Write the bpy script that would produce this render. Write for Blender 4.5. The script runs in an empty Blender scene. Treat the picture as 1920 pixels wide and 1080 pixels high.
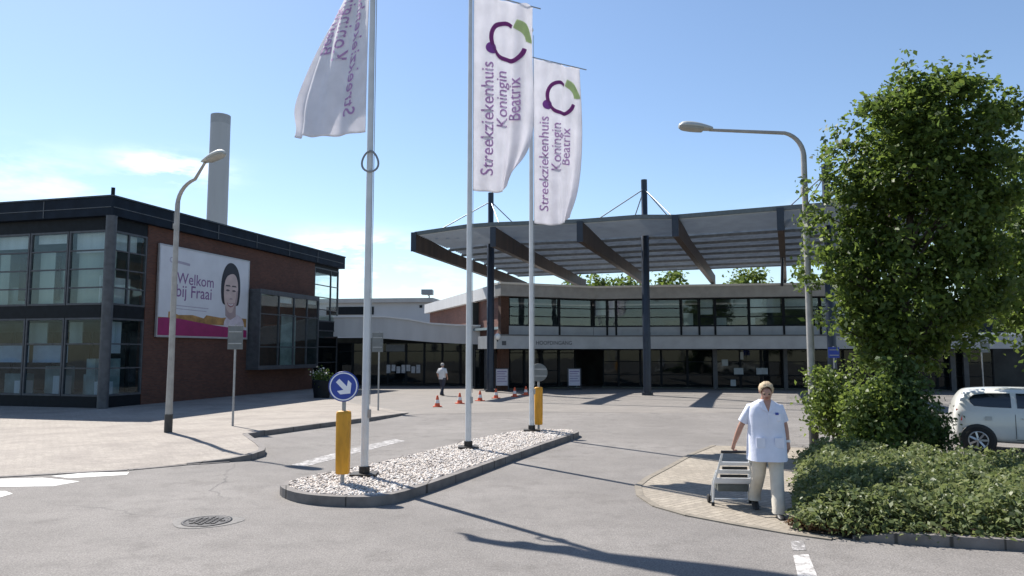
import bpy, bmesh, math, random
import numpy as np
from mathutils import Vector, Matrix, noise as mnoise

R = math.radians
SC = bpy.context.scene
COL = SC.collection
random.seed(7)
rng = np.random.default_rng(11)

# ------------------------------------------------------------------ camera
CAM_H = 2.05
PITCH = R(5.08)
FPX = 1350.0                      # focal length in pixels of the 1920 wide photograph
cd = bpy.data.cameras.new('camera')
cam = bpy.data.objects.new('camera', cd)
COL.objects.link(cam)
cam.location = (0, 0, CAM_H)
cam.rotation_euler = (R(90) + PITCH, 0, 0)
cd.sensor_width = 36.0
cd.lens = FPX / 1920 * 36.0
cd.clip_start = 0.05
cd.clip_end = 3000
SC.camera = cam

# ------------------------------------------------------------------ light
SUN_EL = 50.0
SUN_AZ = 39.7                     # degrees to the left of the view axis (+Y)
sd = Vector((-math.sin(R(SUN_AZ)) * math.cos(R(SUN_EL)), math.cos(R(SUN_AZ)) * math.cos(R(SUN_EL)), math.sin(R(SUN_EL))))
sl = bpy.data.lights.new('sun', 'SUN')
sl.energy = 5.0
sl.angle = R(0.5)
sl.color = (1.0, 0.95, 0.88)
so = bpy.data.objects.new('sun', sl)
COL.objects.link(so)
so.location = (0, 0, 60)
so.rotation_euler = (-sd).to_track_quat('-Z', 'Y').to_euler()

SC.view_settings.view_transform = 'Standard'
SC.view_settings.look = 'None'
SC.view_settings.exposure = 0.82
SC.view_settings.gamma = 1.0
SC.render.engine = 'CYCLES'
SC.cycles.use_denoising = True
SC.cycles.max_bounces = 8
SC.cycles.transparent_max_bounces = 12


def ray(x, y):
    u = (x - 960) / FPX
    v = (540 - y) / FPX
    return Vector((u, math.cos(PITCH) - v * math.sin(PITCH), math.sin(PITCH) + v * math.cos(PITCH)))


def gp(x, y, z=0.0):
    """point at height z that stands at pixel (x, y) of the 1920x1080 photograph"""
    d = ray(x, y)
    t = (z - CAM_H) / d.z
    return Vector((d.x * t, d.y * t, z))


def at(x, y, Y):
    d = ray(x, y)
    t = Y / d.y
    return Vector((d.x * t, Y, CAM_H + d.z * t))


world = bpy.data.worlds.new('World')
SC.world = world
world.use_nodes = True
nt = world.node_tree
nt.nodes.clear()
wo = nt.nodes.new('ShaderNodeOutputWorld')
bg = nt.nodes.new('ShaderNodeBackground')
sky = nt.nodes.new('ShaderNodeTexSky')
sky.sky_type = 'NISHITA'
sky.sun_disc = False
sky.sun_elevation = R(SUN_EL)
sky.sun_rotation = R(-SUN_AZ)
sky.altitude = 0
sky.air_density = 1.0
sky.dust_density = 0.3
sky.ozone_density = 2.6
bg.inputs['Strength'].default_value = 0.094
tc = nt.nodes.new('ShaderNodeTexCoord')


def wmath(op, a, b=None):
    n = nt.nodes.new('ShaderNodeMath')
    n.operation = op
    for i, v in enumerate((a, b)):
        if v is None:
            continue
        if isinstance(v, (int, float)):
            n.inputs[i].default_value = v
        else:
            nt.links.new(v, n.inputs[i])
    return n.outputs[0]


# wispy clouds: noise in the direction of view, gathered around a few places in the sky
mp = nt.nodes.new('ShaderNodeMapping')
mp.inputs['Scale'].default_value = (7, 7, 26)
nt.links.new(tc.outputs['Generated'], mp.inputs['Vector'])
nz = nt.nodes.new('ShaderNodeTexNoise')
nz.inputs['Scale'].default_value = 1.0
nz.inputs['Detail'].default_value = 7
nz.inputs['Roughness'].default_value = 0.62
nt.links.new(mp.outputs[0], nz.inputs['Vector'])
mask = None
for (px, py, sx, sy, amp) in ((325, 316, .052, .016, 1.0), (655, 470, .075, .020, 1.0), (560, 520, .16, .035, .75),
                              (60, 330, .10, .03, .25), (1560, 420, .10, .03, .2)):
    d = ray(px, py).normalized()
    rt = Vector((d.y, -d.x, 0)).normalized()
    up = rt.cross(d)
    acc = None
    for ax, s in ((rt, sx), (up, sy)):
        dt = nt.nodes.new('ShaderNodeVectorMath')
        dt.operation = 'DOT_PRODUCT'
        nt.links.new(tc.outputs['Generated'], dt.inputs[0])
        dt.inputs[1].default_value = ax / s
        q = wmath('POWER', wmath('ABSOLUTE', dt.outputs['Value']), 2.0)
        acc = q if acc is None else wmath('ADD', acc, q)
    fd = nt.nodes.new('ShaderNodeVectorMath')
    fd.operation = 'DOT_PRODUCT'
    nt.links.new(tc.outputs['Generated'], fd.inputs[0])
    fd.inputs[1].default_value = d
    front = wmath('GREATER_THAN', fd.outputs['Value'], 0.2)
    g = wmath('MULTIPLY', wmath('MULTIPLY', wmath('POWER', 2.718, wmath('MULTIPLY', acc, -1.0)), amp), front)
    mask = g if mask is None else wmath('MAXIMUM', mask, g)
cl = wmath('MULTIPLY', mask, wmath('MULTIPLY', wmath('MAXIMUM', wmath('SUBTRACT', nz.outputs['Fac'], 0.42), 0.0), 6.0))
cl = wmath('MINIMUM', cl, 0.85)
wm = nt.nodes.new('ShaderNodeMix')
wm.data_type = 'RGBA'
nt.links.new(cl, wm.inputs['Factor'])
nt.links.new(sky.outputs[0], wm.inputs['A'])
wm.inputs['B'].default_value = (12.0, 12.4, 13.0, 1)
nt.links.new(wm.outputs['Result'], bg.inputs['Color'])
nt.links.new(bg.outputs[0], wo.inputs['Surface'])


# ------------------------------------------------------------------ materials
MATS = {}


def pm(name, col, rough=0.6, metal=0.0, var=0.12, scale=6.0, bump=0.0, bscale=40.0, spec=0.5, streak=0.0, coat=0.0):
    """procedural principled material: base colour broken up by two octaves of noise"""
    if name in MATS:
        return MATS[name]
    m = bpy.data.materials.new(name)
    m.use_nodes = True
    t = m.node_tree
    b = t.nodes['Principled BSDF']
    b.inputs['Roughness'].default_value = rough
    b.inputs['Metallic'].default_value = metal
    b.inputs['Specular IOR Level'].default_value = spec
    b.inputs['Coat Weight'].default_value = coat
    co = t.nodes.new('ShaderNodeTexCoord')
    vec = co.outputs['Object']
    n = t.nodes.new('ShaderNodeTexNoise')
    n.inputs['Scale'].default_value = scale
    n.inputs['Detail'].default_value = 6
    if streak:
        mpn = t.nodes.new('ShaderNodeMapping')
        mpn.inputs['Scale'].default_value = (1, 1, streak)
        t.links.new(vec, mpn.inputs['Vector'])
        t.links.new(mpn.outputs[0], n.inputs['Vector'])
    else:
        t.links.new(vec, n.inputs['Vector'])
    r = t.nodes.new('ShaderNodeValToRGB')
    r.color_ramp.elements[0].position = 0.3
    r.color_ramp.elements[1].position = 0.7
    r.color_ramp.elements[0].color = tuple(c * (1 - var) for c in col) + (1,)
    r.color_ramp.elements[1].color = tuple(min(1, c * (1 + var)) for c in col) + (1,)
    t.links.new(n.outputs['Fac'], r.inputs[0])
    t.links.new(r.outputs[0], b.inputs['Base Color'])
    if bump:
        n2 = t.nodes.new('ShaderNodeTexNoise')
        n2.inputs['Scale'].default_value = bscale
        n2.inputs['Detail'].default_value = 4
        t.links.new(vec, n2.inputs['Vector'])
        bp = t.nodes.new('ShaderNodeBump')
        bp.inputs['Strength'].default_value = bump
        bp.inputs['Distance'].default_value = 0.02
        t.links.new(n2.outputs['Fac'], bp.inputs['Height'])
        t.links.new(bp.outputs[0], b.inputs['Normal'])
    MATS[name] = m
    return m


def mix_rgb(t, fac, a, b, mode='MIX'):
    n = t.nodes.new('ShaderNodeMix')
    n.data_type = 'RGBA'
    n.blend_type = mode
    for k, v in (('Factor', fac), ('A', a), ('B', b)):
        if hasattr(v, 'links'):
            t.links.new(v, n.inputs[k])
        elif k == 'Factor':
            n.inputs[k].default_value = v
        else:
            n.inputs[k].default_value = tuple(v) + (1,)
    return n.outputs['Result']


def tnoise(t, vec, scale, detail=5, rough=0.55, lo=0.35, hi=0.65):
    n = t.nodes.new('ShaderNodeTexNoise')
    n.inputs['Scale'].default_value = scale
    n.inputs['Detail'].default_value = detail
    n.inputs['Roughness'].default_value = rough
    t.links.new(vec, n.inputs['Vector'])
    mr = t.nodes.new('ShaderNodeMapRange')
    mr.inputs['From Min'].default_value = lo
    mr.inputs['From Max'].default_value = hi
    t.links.new(n.outputs['Fac'], mr.inputs['Value'])
    return mr.outputs[0]


def asphalt_mat():
    m = bpy.data.materials.new('asphalt')
    m.use_nodes = True
    t = m.node_tree
    b = t.nodes['Principled BSDF']
    b.inputs['Roughness'].default_value = 0.85
    b.inputs['Specular IOR Level'].default_value = 0.25
    co = t.nodes.new('ShaderNodeTexCoord').outputs['Object']
    c = mix_rgb(t, tnoise(t, co, 0.35, 4), (.182, .169, .158), (.234, .218, .204))
    c = mix_rgb(t, tnoise(t, co, 2.2, 6, .6, .45, .75), c, (.170, .158, .148))
    c = mix_rgb(t, tnoise(t, co, 14, 5, .65, .42, .68), c, mix_rgb(t, 1.0, c, (.86, .86, .86), 'MULTIPLY'))
    sp = tnoise(t, co, 55, 3, .7, .35, .65)
    c = mix_rgb(t, sp, mix_rgb(t, 1.0, c, (.66, .66, .66), 'MULTIPLY'), mix_rgb(t, 1.0, c, (1.3, 1.3, 1.3), 'MULTIPLY'))
    # wandering cracks filled with tar
    vo = t.nodes.new('ShaderNodeTexVoronoi')
    vo.feature = 'DISTANCE_TO_EDGE'
    vo.inputs['Scale'].default_value = 0.16
    wv = t.nodes.new('ShaderNodeTexNoise')
    wv.inputs['Scale'].default_value = 0.9
    wv.inputs['Detail'].default_value = 5
    t.links.new(co, wv.inputs['Vector'])
    ad = t.nodes.new('ShaderNodeVectorMath')
    ad.operation = 'ADD'
    t.links.new(co, ad.inputs[0])
    t.links.new(wv.outputs['Color'], ad.inputs[1])
    t.links.new(ad.outputs[0], vo.inputs['Vector'])
    cr = t.nodes.new('ShaderNodeMapRange')
    cr.inputs['From Min'].default_value = 0.0016
    cr.inputs['From Max'].default_value = 0.0040
    cr.inputs['To Min'].default_value = 0.55
    cr.inputs['To Max'].default_value = 0.0
    t.links.new(vo.outputs['Distance'], cr.inputs['Value'])
    cm = t.nodes.new('ShaderNodeMath')
    cm.operation = 'MULTIPLY'
    t.links.new(cr.outputs[0], cm.inputs[0])
    t.links.new(tnoise(t, co, .22, 3, .5, .47, .60), cm.inputs[1])
    c = mix_rgb(t, cm.outputs[0], c, (.075, .072, .070))
    c = mix_rgb(t, tnoise(t, co, .55, 7, .7, .55, .72), c, mix_rgb(t, 1.0, c, (.80, .79, .78), 'MULTIPLY'))
    t.links.new(c, b.inputs['Base Color'])
    bp = t.nodes.new('ShaderNodeBump')
    bp.inputs['Strength'].default_value = 0.35
    bp.inputs['Distance'].default_value = 0.01
    t.links.new(sp, bp.inputs['Height'])
    t.links.new(bp.outputs[0], b.inputs['Normal'])
    return m


def paver_mat(name, c1, c2, mortar, sx, sy, rot=0.0, patch=(.2, .17, .15), wear=0.35):
    m = bpy.data.materials.new(name)
    m.use_nodes = True
    t = m.node_tree
    b = t.nodes['Principled BSDF']
    b.inputs['Roughness'].default_value = 0.85
    b.inputs['Specular IOR Level'].default_value = 0.25
    co = t.nodes.new('ShaderNodeTexCoord').outputs['Object']
    mpn = t.nodes.new('ShaderNodeMapping')
    mpn.inputs['Rotation'].default_value = (0, 0, rot)
    t.links.new(co, mpn.inputs['Vector'])
    br = t.nodes.new('ShaderNodeTexBrick')
    br.inputs['Scale'].default_value = 1.0
    br.inputs['Brick Width'].default_value = sx
    br.inputs['Row Height'].default_value = sy
    br.inputs['Mortar Size'].default_value = 0.006
    br.inputs['Mortar Smooth'].default_value = 0.3
    br.inputs['Color1'].default_value = tuple(c1) + (1,)
    br.inputs['Color2'].default_value = tuple(c2) + (1,)
    br.inputs['Mortar'].default_value = tuple(mortar) + (1,)
    t.links.new(mpn.outputs[0], br.inputs['Vector'])
    c = mix_rgb(t, tnoise(t, co, 0.8, 6, .6, .45, .75), br.outputs['Color'], patch)
    n3 = tnoise(t, co, 30, 4)
    c = mix_rgb(t, n3, mix_rgb(t, 1.0, c, (.84, .84, .84), 'MULTIPLY'), mix_rgb(t, 1.0, c, (1.12, 1.12, 1.12), 'MULTIPLY'))
    t.links.new(c, b.inputs['Base Color'])
    bp = t.nodes.new('ShaderNodeBump')
    bp.inputs['Strength'].default_value = 0.4
    bp.inputs['Distance'].default_value = 0.01
    inv = t.nodes.new('ShaderNodeMath')
    inv.operation = 'SUBTRACT'
    inv.inputs[0].default_value = 1.0
    t.links.new(br.outputs['Fac'], inv.inputs[1])
    t.links.new(inv.outputs[0], bp.inputs['Height'])
    t.links.new(bp.outputs[0], b.inputs['Normal'])
    return m


def brick_mat(name, c1, c2, mortar):
    """brickwork on vertical walls: coordinates are (along the wall, height)"""
    m = bpy.data.materials.new(name)
    m.use_nodes = True
    t = m.node_tree
    b = t.nodes['Principled BSDF']
    b.inputs['Roughness'].default_value = 0.85
    co = t.nodes.new('ShaderNodeTexCoord').outputs['Object']
    sp = t.nodes.new('ShaderNodeSeparateXYZ')
    t.links.new(co, sp.inputs[0])
    ad = t.nodes.new('ShaderNodeMath')
    ad.operation = 'ADD'
    t.links.new(sp.outputs['X'], ad.inputs[0])
    t.links.new(sp.outputs['Y'], ad.inputs[1])
    cb = t.nodes.new('ShaderNodeCombineXYZ')
    t.links.new(ad.outputs[0], cb.inputs['X'])
    t.links.new(sp.outputs['Z'], cb.inputs['Y'])
    br = t.nodes.new('ShaderNodeTexBrick')
    br.inputs['Scale'].default_value = 1.0
    br.inputs['Brick Width'].default_value = 0.22
    br.inputs['Row Height'].default_value = 0.065
    br.inputs['Mortar Size'].default_value = 0.006
    br.inputs['Color1'].default_value = tuple(c1) + (1,)
    br.inputs['Color2'].default_value = tuple(c2) + (1,)
    br.inputs['Mortar'].default_value = tuple(mortar) + (1,)
    t.links.new(cb.outputs[0], br.inputs['Vector'])
    c = mix_rgb(t, tnoise(t, co, 0.9, 6), mix_rgb(t, 1.0, br.outputs['Color'], (.8, .8, .8), 'MULTIPLY'), br.outputs['Color'])
    t.links.new(c, b.inputs['Base Color'])
    return m


def glass_mat(name, tint, refl_rough=0.03, opacity=0.25, body=(.03, .045, .05), r0=0.045):
    """window glass: part see-through, part dull dirty film, Fresnel reflection on top"""
    m = bpy.data.materials.new(name)
    m.use_nodes = True
    t = m.node_tree
    t.nodes.clear()
    o = t.nodes.new('ShaderNodeOutputMaterial')
    tr = t.nodes.new('ShaderNodeBsdfTransparent')
    tr.inputs['Color'].default_value = tuple(tint) + (1,)
    df = t.nodes.new('ShaderNodeBsdfDiffuse')
    df.inputs['Color'].default_value = tuple(body) + (1,)
    gl = t.nodes.new('ShaderNodeBsdfGlossy')
    gl.inputs['Roughness'].default_value = refl_rough
    gl.inputs['Color'].default_value = (.85, .92, .95, 1)
    co = t.nodes.new('ShaderNodeTexCoord').outputs['Object']
    nn = t.nodes.new('ShaderNodeTexNoise')
    nn.inputs['Scale'].default_value = 0.7
    t.links.new(co, nn.inputs['Vector'])
    bp = t.nodes.new('ShaderNodeBump')
    bp.inputs['Strength'].default_value = 0.12
    bp.inputs['Distance'].default_value = 0.05
    t.links.new(nn.outputs['Fac'], bp.inputs['Height'])
    t.links.new(bp.outputs[0], gl.inputs['Normal'])
    # Schlick reflectance of a pane, the same from both sides
    lw = t.nodes.new('ShaderNodeLayerWeight')
    lw.inputs['Blend'].default_value = 0.5
    pw = t.nodes.new('ShaderNodeMath')
    pw.operation = 'POWER'
    t.links.new(lw.outputs['Facing'], pw.inputs[0])
    pw.inputs[1].default_value = 5.0
    fr = t.nodes.new('ShaderNodeMath')
    fr.operation = 'MULTIPLY_ADD'
    t.links.new(pw.outputs[0], fr.inputs[0])
    fr.inputs[1].default_value = 0.92
    fr.inputs[2].default_value = r0
    m1 = t.nodes.new('ShaderNodeMixShader')
    m1.inputs[0].default_value = opacity
    t.links.new(tr.outputs[0], m1.inputs[1])
    t.links.new(df.outputs[0], m1.inputs[2])
    m2 = t.nodes.new('ShaderNodeMixShader')
    t.links.new(fr.outputs[0], m2.inputs[0])
    t.links.new(m1.outputs[0], m2.inputs[1])
    t.links.new(gl.outputs[0], m2.inputs[2])
    t.links.new(m2.outputs[0], o.inputs['Surface'])
    return m


def leaf_mat(name, cols, transl=0.35, rough=0.45):
    m = bpy.data.materials.new(name)
    m.use_nodes = True
    t = m.node_tree
    b = t.nodes['Principled BSDF']
    b.inputs['Roughness'].default_value = rough
    b.inputs['Specular IOR Level'].default_value = 0.35
    g = t.nodes.new('ShaderNodeNewGeometry')
    r = t.nodes.new('ShaderNodeValToRGB')
    els = r.color_ramp.elements
    els[0].color = tuple(cols[0]) + (1,)
    els[1].color = tuple(cols[-1]) + (1,)
    for i, c in enumerate(cols[1:-1]):
        e = els.new((i + 1) / (len(cols) - 1))
        e.color = tuple(c) + (1,)
    t.links.new(g.outputs['Random Per Island'], r.inputs[0])
    t.links.new(r.outputs[0], b.inputs['Base Color'])
    tl = t.nodes.new('ShaderNodeBsdfTranslucent')
    hs = t.nodes.new('ShaderNodeHueSaturation')
    hs.inputs['Value'].default_value = 1.7
    hs.inputs['Hue'].default_value = 0.485
    t.links.new(r.outputs[0], hs.inputs['Color'])
    t.links.new(hs.outputs[0], tl.inputs['Color'])
    mx = t.nodes.new('ShaderNodeMixShader')
    mx.inputs[0].default_value = transl
    t.links.new(b.outputs[0], mx.inputs[1])
    t.links.new(tl.outputs[0], mx.inputs[2])
    t.links.new(mx.outputs[0], t.nodes['Material Output'].inputs['Surface'])
    return m


def cloth_mat(name, col, transl=0.45):
    m = bpy.data.materials.new(name)
    m.use_nodes = True
    t = m.node_tree
    b = t.nodes['Principled BSDF']
    b.inputs['Roughness'].default_value = 0.75
    co = t.nodes.new('ShaderNodeTexCoord').outputs['Object']
    c = mix_rgb(t, tnoise(t, co, 3.0, 5), tuple(x * .92 for x in col), col)
    t.links.new(c, b.inputs['Base Color'])
    tl = t.nodes.new('ShaderNodeBsdfTranslucent')
    t.links.new(c, tl.inputs['Color'])
    mx = t.nodes.new('ShaderNodeMixShader')
    mx.inputs[0].default_value = transl
    t.links.new(b.outputs[0], mx.inputs[1])
    t.links.new(tl.outputs[0], mx.inputs[2])
    t.links.new(mx.outputs[0], t.nodes['Material Output'].inputs['Surface'])
    return m


def paint_mat(name, col, under, thr=0.5):
    """worn road paint: flakes of paint missing where a noise is low"""
    m = bpy.data.materials.new(name)
    m.use_nodes = True
    t = m.node_tree
    b = t.nodes['Principled BSDF']
    b.inputs['Roughness'].default_value = 0.8
    co = t.nodes.new('ShaderNodeTexCoord').outputs['Object']
    f = tnoise(t, co, 9, 8, .75, thr - .05, thr + .05)
    f2 = tnoise(t, co, 1.5, 3, .5, .4, .7)
    c = mix_rgb(t, f, under, mix_rgb(t, f2, col, tuple(x * .8 for x in col)))
    t.links.new(c, b.inputs['Base Color'])
    return m


M_ASPH = asphalt_mat()
M_PAVE = paver_mat('beige_pavers', (.335, .300, .262), (.285, .255, .224), (.22, .195, .17), .21, .105, R(12), (.21, .185, .165))
M_PATH = paver_mat('cream_pavers', (.335, .295, .24), (.27, .238, .195), (.15, .13, .105), .21, .105, R(-38), (.24, .21, .17))
M_PLAZA = paver_mat('grey_pavers', (.235, .215, .195), (.20, .185, .17), (.15, .14, .13), .6, .3, R(-21), (.19, .175, .16))
M_CONC = pm('concrete', (.30, .28, .26), .85, var=.2, scale=5, bump=.3)
M_KERB = pm('kerb_concrete', (.17, .155, .145), .9, var=.25, scale=4, bump=.3)
kt = M_KERB.node_tree
kb_ = kt.nodes['Principled BSDF']
ksrc = kb_.inputs['Base Color'].links[0].from_socket
kv = kt.nodes.new('ShaderNodeTexVoronoi')
kv.feature = 'DISTANCE_TO_EDGE'
kv.inputs['Scale'].default_value = 1.0
kv.inputs['Randomness'].default_value = 0.35
kmap = kt.nodes.new('ShaderNodeMapping')
kmap.inputs['Scale'].default_value = (1.1, 1.1, 0.0)
kt.links.new(kt.nodes.new('ShaderNodeTexCoord').outputs['Object'], kmap.inputs['Vector'])
kt.links.new(kmap.outputs[0], kv.inputs['Vector'])
kr = kt.nodes.new('ShaderNodeMapRange')
kr.inputs['From Min'].default_value = 0.006
kr.inputs['From Max'].default_value = 0.016
kr.inputs['To Min'].default_value = 1.0
kr.inputs['To Max'].default_value = 0.0
kt.links.new(kv.outputs['Distance'], kr.inputs['Value'])
kt.links.new(mix_rgb(kt, kr.outputs[0], ksrc, (.05, .045, .04)), kb_.inputs['Base Color'])
M_STEEL = pm('galvanised_steel', (.30, .31, .32), .45, .6, .15, 8)
M_POLEW = pm('white_coated_pole', (.55, .57, .58), .35, 0, .08, 4)
M_NAVY = pm('navy_steel', (.012, .020, .036), .4, 0, .2, 5)
M_FASC = pm('dark_blue_cladding', (.010, .016, .026), .6, 0, .3, 2, spec=.1)
M_FRAME = pm('dark_window_frame', (.010, .013, .017), .5, 0, .2, 5, spec=.12)
M_GFRAME = pm('grey_window_frame', (.075, .082, .092), .45, .1, .2, 5, spec=.25)
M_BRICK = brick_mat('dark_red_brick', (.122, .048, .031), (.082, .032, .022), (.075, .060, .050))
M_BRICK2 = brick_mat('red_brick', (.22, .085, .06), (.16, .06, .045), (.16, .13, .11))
M_WHITE = pm('white_render', (.55, .55, .55), .7, 0, .07, 2, streak=.2)
M_SPAN = pm('pale_spandrel', (.34, .355, .37), .5, 0, .1, 2)
M_GREYF = pm('grey_fascia', (.30, .295, .285), .6, 0, .12, 2.5)
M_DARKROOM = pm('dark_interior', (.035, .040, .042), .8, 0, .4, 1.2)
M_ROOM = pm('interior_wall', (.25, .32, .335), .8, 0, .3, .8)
M_BLIND = pm('roller_blind', (.70, .73, .76), .8, 0, .12, 3, streak=.1)
M_GLASS = glass_mat('window_glass', (.87, .92, .92), .02, .07, (.05, .075, .075))
M_GLASSM = glass_mat('dim_reflection_glass', (.80, .87, .90), .03, .10, (.025, .035, .04), .022)  # window glass copy, reflectance lowered to keep the sunlit road's reflection dim
M_GLASSD = glass_mat('dark_glass', (.34, .40, .42), .03, .35, (.010, .016, .020), .022)
M_WOOD = pm('brown_glulam', (.045, .029, .019), .6, 0, .35, 3, streak=.15)
M_ROOF = pm('zinc_louvre', (.27, .285, .28), .6, 0, .25, 2.5, streak=.3)
M_BLACK = pm('black_plastic', (.012, .012, .013), .5, 0, .2, 8)
M_RUBBER = pm('rubber', (.016, .016, .016), .8, 0, .2, 20)
M_YEL = pm('yellow_plastic', (.60, .28, .014), .5, 0, .28, 9, streak=.25)
M_BLUE = pm('sign_blue', (.012, .045, .30), .4, 0, .1, 6)
M_SIGNW = pm('sign_white', (.75, .76, .80), .45, 0, .06, 6)
M_SIGNB = pm('sign_back_grey', (.13, .145, .15), .5, .2, .15, 6)
M_PEB = None


# ------------------------------------------------------------------ mesh builder
class MB:
    def __init__(self):
        self.v, self.f, self.sm = [], [], []

    def add(self, vs, fs, smooth=False):
        o = len(self.v)
        self.v += [tuple(p) for p in vs]
        self.f += [tuple(i + o for i in f) for f in fs]
        self.sm += [smooth] * len(fs)
        return self

    def hexa(self, p):          # 8 points: bottom ring then top ring, ccw seen from above
        return self.add(p, [(3, 2, 1, 0), (4, 5, 6, 7), (0, 1, 5, 4), (1, 2, 6, 5), (2, 3, 7, 6), (3, 0, 4, 7)])

    def box(self, x0, x1, y0, y1, z0, z1, rotz=0, about=None):
        p = [(x0, y0, z0), (x1, y0, z0), (x1, y1, z0), (x0, y1, z0), (x0, y0, z1), (x1, y0, z1), (x1, y1, z1), (x0, y1, z1)]
        if rotz:
            a = Vector(about) if about else Vector((0, 0, 0))
            m = Matrix.Rotation(rotz, 3, 'Z')
            p = [a + m @ (Vector(q) - a) for q in p]
        return self.hexa(p)

    def bar(self, a, b, w, h=None, up=(0, 0, 1)):
        a, b = Vector(a), Vector(b)
        h = h or w
        d = (b - a).normalized()
        upv = Vector(up)
        if abs(d.dot(upv)) > .98:
            upv = Vector((0, 1, 0))
        s = d.cross(upv).normalized()
        t = s.cross(d)
        pts = []
        for q in (a, b):
            pts += [q - s * w / 2 - t * h / 2, q + s * w / 2 - t * h / 2, q + s * w / 2 + t * h / 2, q - s * w / 2 + t * h / 2]
        return self.add(pts, [(0, 1, 2, 3), (7, 6, 5, 4), (0, 4, 5, 1), (1, 5, 6, 2), (2, 6, 7, 3), (3, 7, 4, 0)])

    def tube(self, path, radii, n=10, cap=True, flat=1.0):
        path = [Vector(p) for p in path]
        if not hasattr(radii, '__len__'):
            radii = [radii] * len(path)
        rings = []
        ref = None
        for i, p in enumerate(path):
            d = (path[min(i + 1, len(path) - 1)] - path[max(i - 1, 0)]).normalized()
            if ref is None:
                ref = Vector((1, 0, 0)) if abs(d.x) < .8 else Vector((0, 1, 0))
            s = (ref - d * ref.dot(d)).normalized()
            ref = s
            t = d.cross(s)
            rings.append([p + (s * math.cos(2 * math.pi * k / n) + t * math.sin(2 * math.pi * k / n) * flat) * radii[i] for k in range(n)])
        return self.loft(rings, cap)

    def loft(self, rings, cap=True, smooth=True, close=True):
        n = len(rings[0])
        vs = [p for r in rings for p in r]
        fs = []
        for i in range(len(rings) - 1):
            for k in range(n if close else n - 1):
                a, b = i * n + k, i * n + (k + 1) % n
                fs.append((a, b, b + n, a + n))
        self.add(vs, fs, smooth)
        if cap:
            # end caps get points of their own, so that the sides keep clean normals
            self.add(rings[0], [tuple(reversed(range(n)))])
            self.add(rings[-1], [tuple(range(n))])
        return self

    def lathe(self, prof, c=(0, 0, 0), n=24, cap=True):
        c = Vector(c)
        return self.loft([[c + Vector((r * math.cos(2 * math.pi * k / n), r * math.sin(2 * math.pi * k / n), z)) for k in range(n)] for r, z in prof], cap)

    def ellipsoid(self, c, r, n=14, m=9, rot=None):
        c = Vector(c)
        rings = []
        for i in range(m + 1):
            a = -math.pi / 2 + math.pi * i / m
            a = max(-1.54, min(1.54, a))
            ring = []
            for k in range(n):
                p = Vector((r[0] * math.cos(a) * math.cos(2 * math.pi * k / n), r[1] * math.cos(a) * math.sin(2 * math.pi * k / n), r[2] * math.sin(a)))
                ring.append(c + (rot @ p if rot else p))
            rings.append(ring)
        return self.loft(rings)

    def prism(self, poly, z0, z1):
        n = len(poly)
        vs = [(p[0], p[1], z0) for p in poly] + [(p[0], p[1], z1) for p in poly]
        fs = [tuple(reversed(range(n))), tuple(range(n, 2 * n))] + [(i, (i + 1) % n, n + (i + 1) % n, n + i) for i in range(n)]
        return self.add(vs, fs)

    def slab(self, poly3, thick):
        """a flat polygon in space thickened along its normal"""
        ps = [Vector(p) for p in poly3]
        nrm = (ps[1] - ps[0]).cross(ps[2] - ps[1]).normalized() * thick
        n = len(ps)
        vs = ps + [p + nrm for p in ps]
        fs = [tuple(reversed(range(n))), tuple(range(n, 2 * n))] + [(i, (i + 1) % n, n + (i + 1) % n, n + i) for i in range(n)]
        return self.add(vs, fs)

    def build(self, name, mat, parent=None, world=True, bevel=0.0):
        me = bpy.data.meshes.new(name)
        off = parent_world(parent) if (parent and world) else Vector((0, 0, 0))
        me.from_pydata([tuple(Vector(p) - off) for p in self.v], [], self.f)
        me.polygons.foreach_set('use_smooth', self.sm)
        me.update()
        if not isinstance(mat, (list, tuple)):
            mat = [mat]
        for q in mat:
            me.materials.append(q)
        bm = bmesh.new()
        bm.from_mesh(me)
        bmesh.ops.recalc_face_normals(bm, faces=bm.faces)
        if bevel:
            bmesh.ops.bevel(bm, geom=bm.edges[:], offset=bevel, segments=2, affect='EDGES', profile=.6)
        bm.to_mesh(me)
        bm.free()
        o = bpy.data.objects.new(name, me)
        COL.objects.link(o)
        if parent:
            o.parent = parent
        return o


def parent_world(p):
    v = Vector((0, 0, 0))
    while p is not None:
        v += Vector(p.location)
        p = p.parent
    return v


def tag(o, label, cat=None, group=None, kind=None):
    o['label'] = label
    if cat:
        o['category'] = cat
    if group:
        o['group'] = group
    if kind:
        o['kind'] = kind
    return o


def thing(name, label, cat, loc=(0, 0, 0), group=None, rotz=0.0):
    o = bpy.data.objects.new(name, None)
    COL.objects.link(o)
    o.location = loc
    o.rotation_euler = (0, 0, rotz)
    o.empty_display_size = .3
    return tag(o, label, cat, group)


def copy_tree(o, parent=None):
    c = o.copy()
    COL.objects.link(c)
    c.parent = parent
    for ch in list(o.children):
        copy_tree(ch, c)
    return c


def sheet(name, poly, mat, label, zs=None, cat='ground'):
    """flat polygon of ground, triangulated"""
    bm = bmesh.new()
    vs = [bm.verts.new((p[0], p[1], p[2] if zs is None else zs)) for p in poly]
    bm.faces.new(vs)
    bmesh.ops.triangulate(bm, faces=bm.faces[:])
    bmesh.ops.recalc_face_normals(bm, faces=bm.faces)
    for f in bm.faces:
        if f.normal.z < 0:
            f.normal_flip()
    me = bpy.data.meshes.new(name)
    bm.to_mesh(me)
    bm.free()
    me.materials.append(mat)
    o = bpy.data.objects.new(name, me)
    COL.objects.link(o)
    return tag(o, label, cat, kind='structure')


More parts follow.
